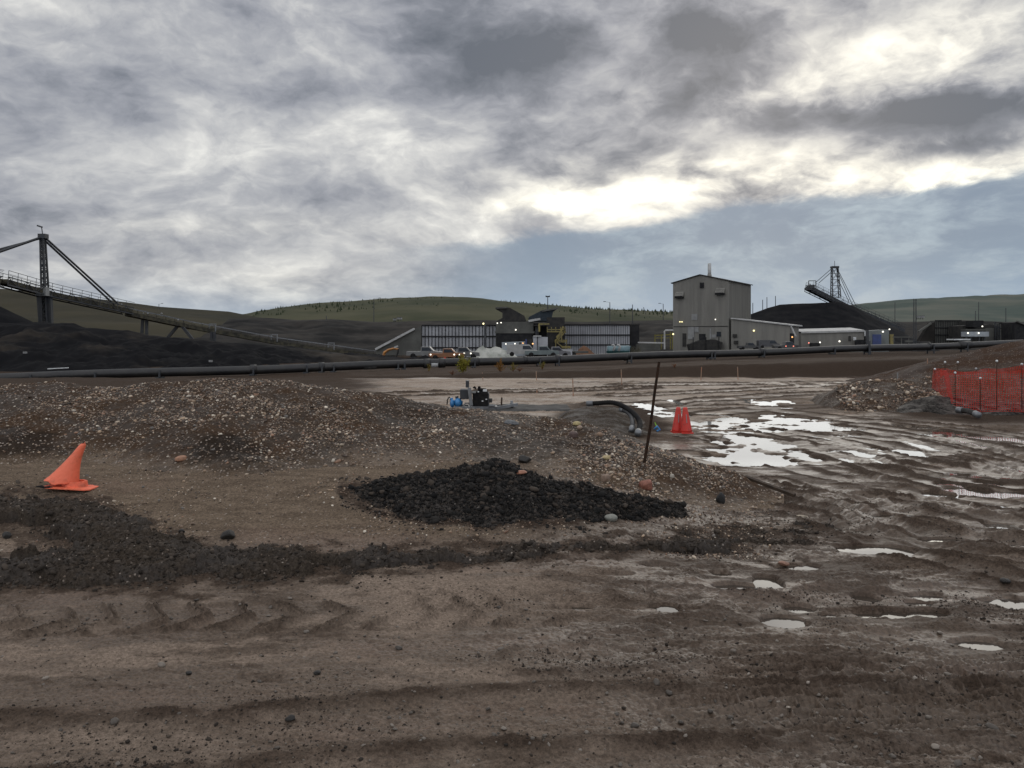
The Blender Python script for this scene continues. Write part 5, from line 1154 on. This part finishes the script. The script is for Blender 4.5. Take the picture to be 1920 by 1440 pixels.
def crusher():
    Y = 185; t = thing('crusher_station', 'concrete crusher station with two dark raised hopper wings between the ribbed walls', 'crusher', W(960, 664, Y))
    def pr(name, pts, dep, mat, off=0., par=t): return MB().prism([W(a, b, Y + off) for a, b in pts], (0, dep, 0)).build(name, mat, par)
    pr('concrete_block', [(930, 668), (1000, 668), (1000, 603), (930, 603)], 10, M['concrete'])
    pr('floor_beam', [(928, 625), (1002, 625), (1002, 621), (928, 621)], 1.0, M['concrete'], -1.05)
    pr('dark_bay', [(931, 668), (998, 668), (998, 625.2), (931, 625.2)], .8, M['rib'], -.9)
    pr('hopper_wing', [(928.5, 577.5), (950, 576), (957, 577.5), (983, 592), (987, 602), (930, 602.6), (942, 596), (942, 585)], 8, M['darktrim'], 0)
    pr('hopper_wing', [(992, 602.6), (992, 594), (1018, 581), (1047, 577.5), (1037, 585), (1033, 602.6)], 8, mk('bluish dark steel', (.04, .05, .06)), 1)
    MB().beam(W(991, 602, Y - .2), W(1013, 598, Y - .2), .8, .5).build('lip', M['cladtrim'], t); MB().beam(W(1016, 583.5, Y + .7), W(1046, 578, Y + .7), .6, .35).build('lip', M['concrete'], t); MB().beam(W(929, 577.5, Y - .2), W(952, 576.5, Y - .2), .6, .35).build('lip', M['concrete'], t)
    pr('machine_bay', [(1001, 668), (1030, 668), (1030, 606), (1001, 606)], 6, M['rib'], 1)
    pr('platform', [(1000, 611), (1044, 611), (1044, 609), (1000, 609)], 3, M['darktrim'], -2.2)
    for px, py, r, m_ in ((932.5, 606, .22, 'lampw'), (939.5, 605, .22, 'lampw'), (967, 618.5, .26, 'lampw')): MB().ico(W(px, py, Y - 1.5), r * .68, 1).build('lamp', M[m_], t, True)
    pr('portal', [(1004, 668), (1010, 668), (1010, 612), (1004, 612)], .5, M['darksteel'], -1)
    ty = thing('stair_tower', 'yellow railed stair tower in front of the crusher and right wall', 'stairs', W(1040, 668, 180))
    mb = MB()
    def bm(a, b, w_=.22): mb.beam(W(*a, 180), W(*b, 180), w_)
    bm((1011, 607), (1011, 622), .4); bm((1010, 607.5), (1030, 607.5), .35); bm((1026, 618), (1060, 618)); bm((1026, 622), (1060, 622)); bm((1056, 612), (1061, 624))
    bm((1060, 622), (1042, 642)); bm((1060, 618), (1042, 638)); bm((1040, 641), (1062, 641)); bm((1040, 638), (1062, 638)); bm((1044, 642), (1060, 655)); bm((1053, 651), (1070, 651), .5); bm((1053, 655), (1070, 655))
    for px in (1026, 1034, 1042, 1051, 1060): bm((px, 613), (px, 623), .14)
    for px, y0, y1 in ((1042, 636, 660), (1062, 636, 660), (1053, 622, 641)): bm((px, y0), (px, y1), .2)
    bm((1056, 612), (1050, 625), .35); bm((1050, 625), (1043, 633), .35)
    mb.build('railing', M['yellow'], ty); MB().box(W(1042, 632, 182), (4, 2, 9)).build('stair_flights', M['darktrim'], ty)
    t = thing('site_shed', 'plain grey box shed in front of the crusher', 'shed', W(1012, 664, 176))
    a = W(1000, 631, 176); b = W(1027, 632, 176); MB().prism([Vector((a.x, a.y, -2.6)), Vector((b.x, b.y, -2.6)), b, a], (0, 4, 0)).build('wall', M['wallpanel'], t); MB().beam(a + Vector((0, -.1, .1)), W(1015, 630.3, 175.9), .4, .3).build('eave', M['cladtrim'], t)
    MB().box(W(1008, 640, 175.9), (.12, .2, 4)).build('seam', M['rib'], t)
    t = thing('site_container', 'long pale blue grey container office with lit lamps', 'container', W(962, 664, 172))
    a = W(941, 642, 172); b = W(985, 640, 172); MB().prism([Vector((a.x, a.y, -1.6)), Vector((b.x, b.y, -1.6)), b, a], (0, 3, 0)).build('wall', M['palegrey'], t)
    MB().box(W(975, 648, 171.9), (.25, .3, 1.6)).build('door_post', M['darktrim'], t)
    for px, py, m_ in ((948.5, 645, 'lampw'), (965.5, 644.5, 'lampw'), (980.5, 643.5, 'lampo')): MB().ico(W(px, py, 171), .22 * .68, 1).build('lamp', M[m_], t, True)
    t = thing('site_container', 'small dark blue framed container between the pale one and the shed', 'container', W(992, 664, 171)); MB().box(W(992, 651, 172), (1.7, 2.5, 3.4)).build('box', M['darktrim'], t); MB().box(W(986.5, 649, 170.6), (.3, .3, 3)).build('corner_post', M['bluedoor'], t); MB().ico(W(999, 644.5, 170), .25 * .68, 1).build('lamp', M['lampo'], t, True)
crusher()

# tarpaulin stack, tanker, trailers and vehicles behind the pipeline
def tarp():
    o = ridge('tarpaulin_mound', [(884, 672), (890, 660), (897, 652), (905, 648), (912, 652), (920, 654), (928, 649), (936, 651), (948, 657), (962, 662), (972, 671)], 147, 150, 153.5, -2.4, M['tarp'], .5, 1.5, 60, 18, label='lumpy off-white tarpaulin covered stockpile behind the light pole', cat='stockpile')
tarp()
def tanker():
    t = thing('tank_skid', 'teal tank skid with two pale bent vent pipes', 'tank', W(1160, 668, 150))
    MB().tube(W(1139, 657, 150), W(1180, 656, 150), .85, None, 18).build('tank', M['teal'], t, True)
    MB().box(W(1158, 660, 149), (4.2, .3, .35)).build('frame', mk('dark teal', (.02, .06, .06)), t)
    for px in (1151, 1161): MB().path([W(px - 1, 658, 148.6), W(px + 1.5, 650, 148.6), W(px - .5, 646.5, 148.6), W(px - 4, 648, 148.6)], .22, 10).build('vent_pipe', M['cladtrim'], t, True)
    MB().prism([W(1176, 650, 150), W(1183, 649, 150), W(1178, 660, 150), W(1174, 660, 150)], (0, 1.5, 0)).build('chute', M['teal'], t)
    t = thing('spoil_pile', 'dry brush heap beside the tall building left corner', 'brush', W(1190, 664, 150)); mb = MB()
    for i in range(60):
        q = W(random.uniform(1183, 1200), 662, 150 + random.uniform(-1, 1)); mb.tube(q, q + Vector((random.gauss(0, .4), random.gauss(0, .4), random.uniform(.4, 1.5))), .05, .02, 4)
    mb.build('brush', mk('brush', (.10, .095, .07)), t)
tanker()
def vehicle(px, py, Y, L, col, label, lights=(), kind='pickup', flip=False):
    """parked vehicle seen from the side"""
    p = W(px, py, Y); t = thing('parked_pickup' if kind == 'pickup' else 'parked_van', label, 'pickup' if kind == 'pickup' else 'van', p); s = -1 if flip else 1
    m = mk('vehicle paint', col, tuple(k * .8 for k in col), 1, .35); k = L / 5.4
    prof = [(-2.7, .45), (-2.7, 1.05), (-.6, 1.08), (-.5, 1.75), (.75, 1.78), (1.35, 1.15), (2.6, 1.0), (2.7, .45)] if kind == 'pickup' else [(-2.6, .4), (-2.6, 1.9), (-2.4, 2.05), (1.4, 2.05), (2.1, 1.25), (2.65, 1.05), (2.7, .4)]
    MB().prism([p + Vector((s * a * k, -.95, b * k)) for a, b in prof], (0, 1.9, 0)).build('body', m, t)
    win = [(-.4, 1.15), (-.38, 1.65), (.7, 1.66), (1.15, 1.15)] if kind == 'pickup' else [(.2, 1.25), (.2, 1.85), (1.35, 1.85), (1.9, 1.25)]
    MB().prism([p + Vector((s * a * k, -.98, b * k)) for a, b in win], (0, 1.96, 0)).build('window', M['glass'], t)
    for a in (-1.7, 1.75):
        w_ = MB().tube(p + Vector((s * a * k, -1.0, .4 * k)), p + Vector((s * a * k, 1.0, .4 * k)), .4 * k, None, 16).build('wheel', M['black'], t, True)
    for lx, mat in lights: MB().ico(p + Vector((s * lx * k, -1.05, .85 * k)), .17 * .68, 1).build('headlight', M[mat], t, True)
for a in [(797, 672, 120, 5.4, (.16, .16, .155), 'silver pickup behind the pipeline under the left ribbed wall'), (838, 675, 118, 5.2, (.22, .09, .035), 'orange pickup with headlights on behind the pipeline', ((2.0, 'lampw'), (1.2, 'lampw'), (-2.4, 'lampw'))),
          (866, 673, 120, 5.4, (.10, .10, .10), 'dark pickup with headlights on right of the orange one', ((.4, 'lampw'), (1.4, 'lampw'))), (1016, 670, 130, 5.6, (.13, .16, .16), 'pale teal pickup parked below the grey box shed'), (1040, 670, 134, 5.4, (.14, .14, .15), 'dark grey pickup next to the pale teal pickup'),
          (1475, 657, 160, 5.4, (.05, .05, .05), 'black pickup with red tail lamps in front of the lean-to', ((-.5, 'lampr'), (1.0, 'lampr'))), (1440, 653, 200, 5.4, (.06, .06, .065), 'dark van parked against the lean-to wall', (), 'van'), (978, 668, 140, 5.4, (.32, .32, .31), 'light grey van beside the tarpaulin stockpile', (), 'van'),
          (1404, 656, 198, 5.4, (.05, .05, .05), 'dark pickup at the corner of the lean-to')]:
    vehicle(*a)
def flatbed():
    t = thing('flatbed_trailer', 'low grey flatbed trailer parked behind the pipeline', 'trailer', W(1040, 668, 142)); MB().box(W(1045, 660, 144), (11, 2.4, .35)).build('deck', M['concrete'], t)
    MB().box(W(1055, 661, 142.5), (3.4, .2, 1.2)).build('side_board', M['wallpanel'], t)
    for px in (1005, 1012, 1075): MB().tube(W(px, 665, 142.5), W(px, 665, 145), .5, None, 12).build('wheel', M['black'], t, True)
    p = W(1046, 658, 140); tag(MB().tube(p - Vector((0, 0, .6)), p + Vector((0, 0, .7)), .25, .1, 10).build('marker_post', M['redcone'], loc=p), 'short red marker in front of the flatbed trailer', 'marker')
    p = W(834, 663, 150); tag(MB().tube(p - Vector((0, 0, 1)), p + Vector((0, 0, .7)), .22, .12, 10).build('marker_post', M['redcone'], loc=p), 'short red marker at the foot of the left ribbed wall', 'marker')
    t = thing('guard_rail', 'pale guard rail along the foot of the left ribbed wall', 'rail', W(850, 668, 155)); MB().beam(W(800, 665, 155), W(890, 663, 155), .15, .25).build('rail', M['cladtrim'], t)
    for px in (800, 822, 845, 868, 890): MB().beam(W(px, 670, 155.2), W(px, 663, 155.2), .15).build('post', M['darksteel'], t)
flatbed()
def excavator():
    Y = 112; t = thing('excavator', 'orange yellow excavator with bent boom in front of the concrete wing wall', 'excavator', W(722, 682, Y)); 
    MB().box(W(706, 681, Y), (2.6, 2.4, .7)).build('track', M['black'], t); MB().prism([W(690, 678, Y), W(722, 678, Y), W(722, 671, Y), (W(706, 671, Y)), W(704, 666, Y), W(692, 668, Y)], (0, 1.8, 0)).build('body', M['darktrim'], t)
    MB().box(W(711, 675, Y - .2), (2.4, 1.2, .28)).build('side_panel', M['orange_paint'], t)
    mb = MB(); mb.path([W(715, 678, Y), W(718, 669, Y), W(721, 661, Y), W(728, 656, Y), W(738, 653.5, Y), W(747, 655, Y)], [.24, .34, .34, .28, .25, .2], 8, flat=.6); b = mb.build('boom', M['orange_paint'], t)
    MB().path([W(747, 654, Y), W(746, 662, Y), W(742, 672, Y)], [.24, .2, .16], 8, flat=.6).build('stick', M['darktrim'], t); MB().beam(W(739, 651.5, Y - .2), W(746, 649, Y - .2), .14, .22).build('cylinder_rod', M['cladtrim'], b)
    MB().prism([W(737, 670, Y), W(745, 671, Y), W(744, 678, Y), W(738, 679, Y), W(735, 675, Y)], (0, 1, 0)).build('bucket', M['black'], t)
    MB().box(W(700, 671, Y - .3), (.5, .4, .4)).build('lamp', M['lampw'], t) if False else None
excavator()
mb = MB(); p = W(108, 691, 72); a = W(90, 691.5, 72); b = W(128, 689.5, 72); mb.beam(a, b, .18, .08); tag(mb.build('white_lath', M['white'], loc=p), 'thin white board lying on the coal bank behind the pipeline', 'board')
for px, py, lab in ((47, 661, 'small white marker on the dark coal bank at far left'), (395, 677, 'small pale marker on the coal bank above the pipeline')):
    q = W(px, py, 84); tag(MB().box(q, (.35, .2, .2)).build('marker', M['lightpanel'], loc=q), lab, 'marker')
q = W(66, 634, 98); tag(MB().box(q, (.5, .4, .35)).build('red_barrel', M['redcone'], loc=q), 'small red barrel on top of the dark bank at left', 'barrel')

# light poles
def pole(px, ytop, Y, label, arm=0, r=.14, zb=-3, lampm=None, name='light_pole', cat='light pole', head=True):
    b = W(px, ytop, Y); t = thing(name, label, cat, (b.x, b.y, zb)); MB().tube((b.x, b.y, zb), b, r * 1.2, r * .8, 8).build('pole', M['darksteel'], t)
    if arm:
        e = b + Vector((arm, 0, .3)); MB().beam(b, e, .08).build('arm', M['darksteel'], t)
        MB().box(e, (.9, .5, .2)).build('lamp_head', M['darksteel'], t)
    if lampm: MB().ico(b + Vector((-.3, -.4, 0)), .24 * .68, 2).build('lamp', M[lampm], t, True)
    return t
pole(909.5, 607, 150, 'dark light pole with a lit yellow lamp before the left ribbed wall', 0, .2, lampm='lampy')
for a in [(298, 570, 400, 'tiny light pole on the brown hill above the left conveyor', 1.6), (701, 560, 330, 'tall light pole before the left end of the green hill', 2.4), (612, 592, 320, 'short light pole on the dark bench left of the tall one', 0), (1143.5, 567, 300, 'light pole with left arm above the right ribbed wall', -2.0), (1186, 571, 300, 'plain pole at the right end of the finely ribbed wall', 0),
          (1243.5, 570, 340, 'light pole with left arm just left of the tall building', -1.6), (1678, 567, 500, 'thin far pole on the right hillside left of the twin poles', 0), (1829, 583, 330, 'thin pole above the right white container office', 0), (1835, 566, 330, 'taller thin pole right of the white container office', 0), (1886, 577, 330, 'thin pole at the far right below the blue hill', 0), (1430, 562, 420, 'thin pole over the left slope of the stockpile', 0), (1438, 557, 420, 'second thin pole over the left slope of the stockpile', 0), (1454, 555, 420, 'third thin pole over the stockpile, nearest the conveyor', 0), (1411.5, 568, 420, 'thin pole hard against the right wall of the tall building', 0)]:
    px, yt, Y, lab, arm = a; pole(px, yt, Y, lab, arm, .22 if Y > 400 else .16)
pole(1713.5, 560, 190, 'left one of the dark twin poles right of the block building', 0, .13); pole(1717.5, 560, 190, 'right one of the dark twin poles right of the block building', 0, .13)
t = thing('floodlight_mast', 'floodlight mast with a crossbar of lamps on the green hill crest', 'light mast', W(1027, 600, 320)); mb = MB(); b = W(1027, 556, 320); mb.tube(W(1027, 620, 320), b, .3, .14, 8); mb.build('pole', M['darksteel'], t); MB().beam(b + Vector((-.8, 0, 0)), b + Vector((.8, 0, 0)), .4, .5).build('crossbar', M['darksteel'], t)
for dx in (-.7, .7): MB().box(b + Vector((dx, -.3, .1)), (.4, .3, .5)).build('lamp_head', M['darksteel'], t)
t = thing('crane_mast', 'thin leaning crane jib far off above the hill', 'crane', W(1209, 590, 700)); mb = MB(); mb.beam(W(1211, 590, 700), W(1206.5, 576, 700), .45); mb.beam(W(1206.5, 576, 700), W(1208, 583, 700), .2); mb.build('jib', M['darksteel'], t)
for i, (px, py, w_) in enumerate([(740, 599, 5), (749, 597, 9), (542, 612, 4), (1722, 594, 6), (1729, 594, 6), (1868, 557, 6), (1910, 557, 6), (1880, 607, 4)]):
    Y = [300, 300, 330, 480, 480, 1090, 1090, 300][i]; p = W(px, py, Y); k = Y / F; labs = ['small pale site cabin on the bench at the left foot of the green hill', 'larger pale site cabin on the bench at the left foot of the green hill', 'small white sign board on the dark bench below the brown hill', 'left pale trailer below the far hill beside the twin poles', 'right pale trailer below the far hill beside the twin poles', 'dark haul truck on the right skyline, the left of two', 'dark haul truck on the right skyline, the right of two', 'tiny pale hut behind the far right wall']
    if 'truck' in labs[i]:
        t = thing('haul_truck', labs[i], 'haul truck', p); MB().prism([p + Vector((a * k, 0, b * k)) for a, b in ((-3, 0), (3, 0), (3, 2.5), (1.6, 4.6), (-3.4, 4.4), (-3, 2.2))], (0, 4, 0)).build('dump_body', M['darksteel'], t)
        for dx in (-1.8, 1.8): MB().tube(p + Vector((dx * k, -.3, 0)), p + Vector((dx * k, 4.3, 0)), 1.1, None, 12).build('wheel', M['black'], t)
    else:
        t = thing('site_cabin' if i != 2 else 'sign_board', labs[i], 'cabin' if i != 2 else 'sign', p); MB().box(p, (w_ * k, 2, 3.5 * k)).build('wall', M['lightpanel'], t); MB().box(p + Vector((0, 0, 1.9 * k)), (w_ * k * 1.06, 2.3, .3 * k)).build('roof', M['darktrim'], t)
        mb = MB(); 
        for dx in (-.3, .3): mb.beam(p + Vector((dx * w_ * k, .5, -1.7 * k)), p + Vector((dx * w_ * k, .5, -5 * k)), .3)
        mb.build('support', M['darksteel'], t)
def right_plant():
    Y = 240; t = thing('crusher_station', 'distant dark hopper station with a white container office at far right', 'crusher', W(1840, 645, Y))
    def pr(name, pts, dep, mat, off=0.): return MB().prism([W(a, b, Y + off) for a, b in pts], (0, dep, 0)).build(name, mat, t)
    pr('machine_bay', [(1806, 640), (1872, 640), (1872, 612), (1856, 608), (1845, 609), (1845, 602), (1824, 602), (1824, 609), (1806, 611)], 8, M['darktrim']); pr('hopper', [(1825, 613), (1844, 613), (1844, 601), (1825, 601)], 4, M['rib'], -4.2)
    pr('column_block', [(1848, 640), (1864, 640), (1864, 615), (1848, 615)], 2, M['concrete'], -2.3); pr('deck', [(1812, 620), (1850, 620), (1850, 617), (1812, 617)], 3, M['concrete'], -5)
    mb = MB()
    for px in (1866, 1870, 1874): mb.beam(W(px, 640, Y - 3), W(px, 604 + (px % 3) * 3, Y - 3), .3)
    for py in (612, 620, 628): mb.beam(W(1864, py, Y - 3), W(1876, py + 2, Y - 3), .25)
    mb.build('steelwork', M['darksteel'], t); MB().ico(W(1842, 612, Y - 6), .3 * .68, 1).build('lamp', M['lampw'], t, True)
    t2 = thing('site_container', 'white container office on stilts below the distant hopper', 'container', W(1828, 640, 228)); MB().box(W(1828, 626.5, 228), (41 / F * 228, 3, 9 / F * 228)).build('wall', M['palegrey'], t2)
    for px in (1815, 1835): MB().ico(W(px, 624.5, 226), .32 * .68, 1).build('lamp', M['lampw'], t2, True)
    for px in (1812, 1820, 1836, 1846): MB().beam(W(px, 631, 227), W(px, 640, 227), .3).build('stilt', M['darksteel'], t2)
    t3 = thing('flat_roof_hut', 'low hut with white flat roof just behind the pipeline at right', 'hut', W(1796, 642, 150)); MB().box(W(1797, 636.5, 150), (3.1, 2.5, .25)).build('roof', M['white'], t3); MB().box(W(1797, 639.5, 150.3), (2.5, 2, .4)).build('wall', M['darktrim'], t3)
    t4 = thing('pipe_rack', 'thin white pipe rack with bent end left of the tall building', 'pipe rack', W(1246, 655, 190)); mb = MB(); mb.path([W(1246, 655, 190), W(1246, 621, 190), W(1248, 619.5, 190), W(1262, 619.5, 190)], .2, 8); mb.build('riser', M['cladtrim'], t4); MB().beam(W(1196, 642, 190), W(1244, 643, 190), .3).build('header', M['cladtrim'], t4)
    MB().box(W(1215, 651, 192), (5.5, 2, 1.6)).build('tank', M['concrete'], t4)
    t5 = thing('gantry', 'faded yellow gantry beside the left wall of the tall building', 'gantry', W(1250, 655, 196)); mb = MB()
    for px in (1228, 1240, 1257, 1261): mb.beam(W(px, 655, 196), W(px, 622 if px > 1250 else 627, 196), .22)
    mb.beam(W(1227, 629, 196), W(1262, 627, 196), .3); mb.beam(W(1227, 634, 196), W(1262, 633, 196), .2); mb.build('frame', mk('faded yellow', (.17, .15, .05)), t5); MB().ico(W(1262.3, 626.5, 194), .3 * .68, 1).build('lamp', M['lampy'], t5, True)
    t6 = thing('rail_fence', 'horizontal rails right of the yellow protective post', 'rail', W(1690, 642, 200)); mb = MB(); mb.beam(W(1674, 632, 200), W(1712, 632, 200), .25); mb.beam(W(1697, 640, 200), W(1713, 640, 200), .5); 
    for px in (1676, 1690, 1704): mb.beam(W(px, 645, 200.3), W(px, 631, 200.3), .15)
    mb.build('rail', M['concrete'], t6)
    t7 = thing('storage_shed', 'black gabled shed at the right frame edge behind the soil bank', 'shed', W(1915, 640, 230)); MB().prism([W(1902, 640, 230), W(1930, 640, 230), W(1930, 612, 230), W(1907, 603, 230), W(1902, 605, 230)], (0, 6, 0)).build('wall', M['rib'], t7); MB().beam(W(1906, 602.4, 229.6), W(1931, 611.6, 229.6), .6, .4).build('roof', M['concrete'], t7)
    t8 = thing('storage_shed', 'tall dark box at the right end of the finely ribbed wall', 'shed', W(1188, 655, 198)); MB().box(W(1189, 634, 199), (2.1, 3, 6.5)).build('wall', M['rib'], t8); MB().box(W(1189, 608.5, 199), (2.3, 3.2, .3)).build('roof', M['darktrim'], t8)
right_plant()
for ob in COL.objects:
    ob.select_set(False)
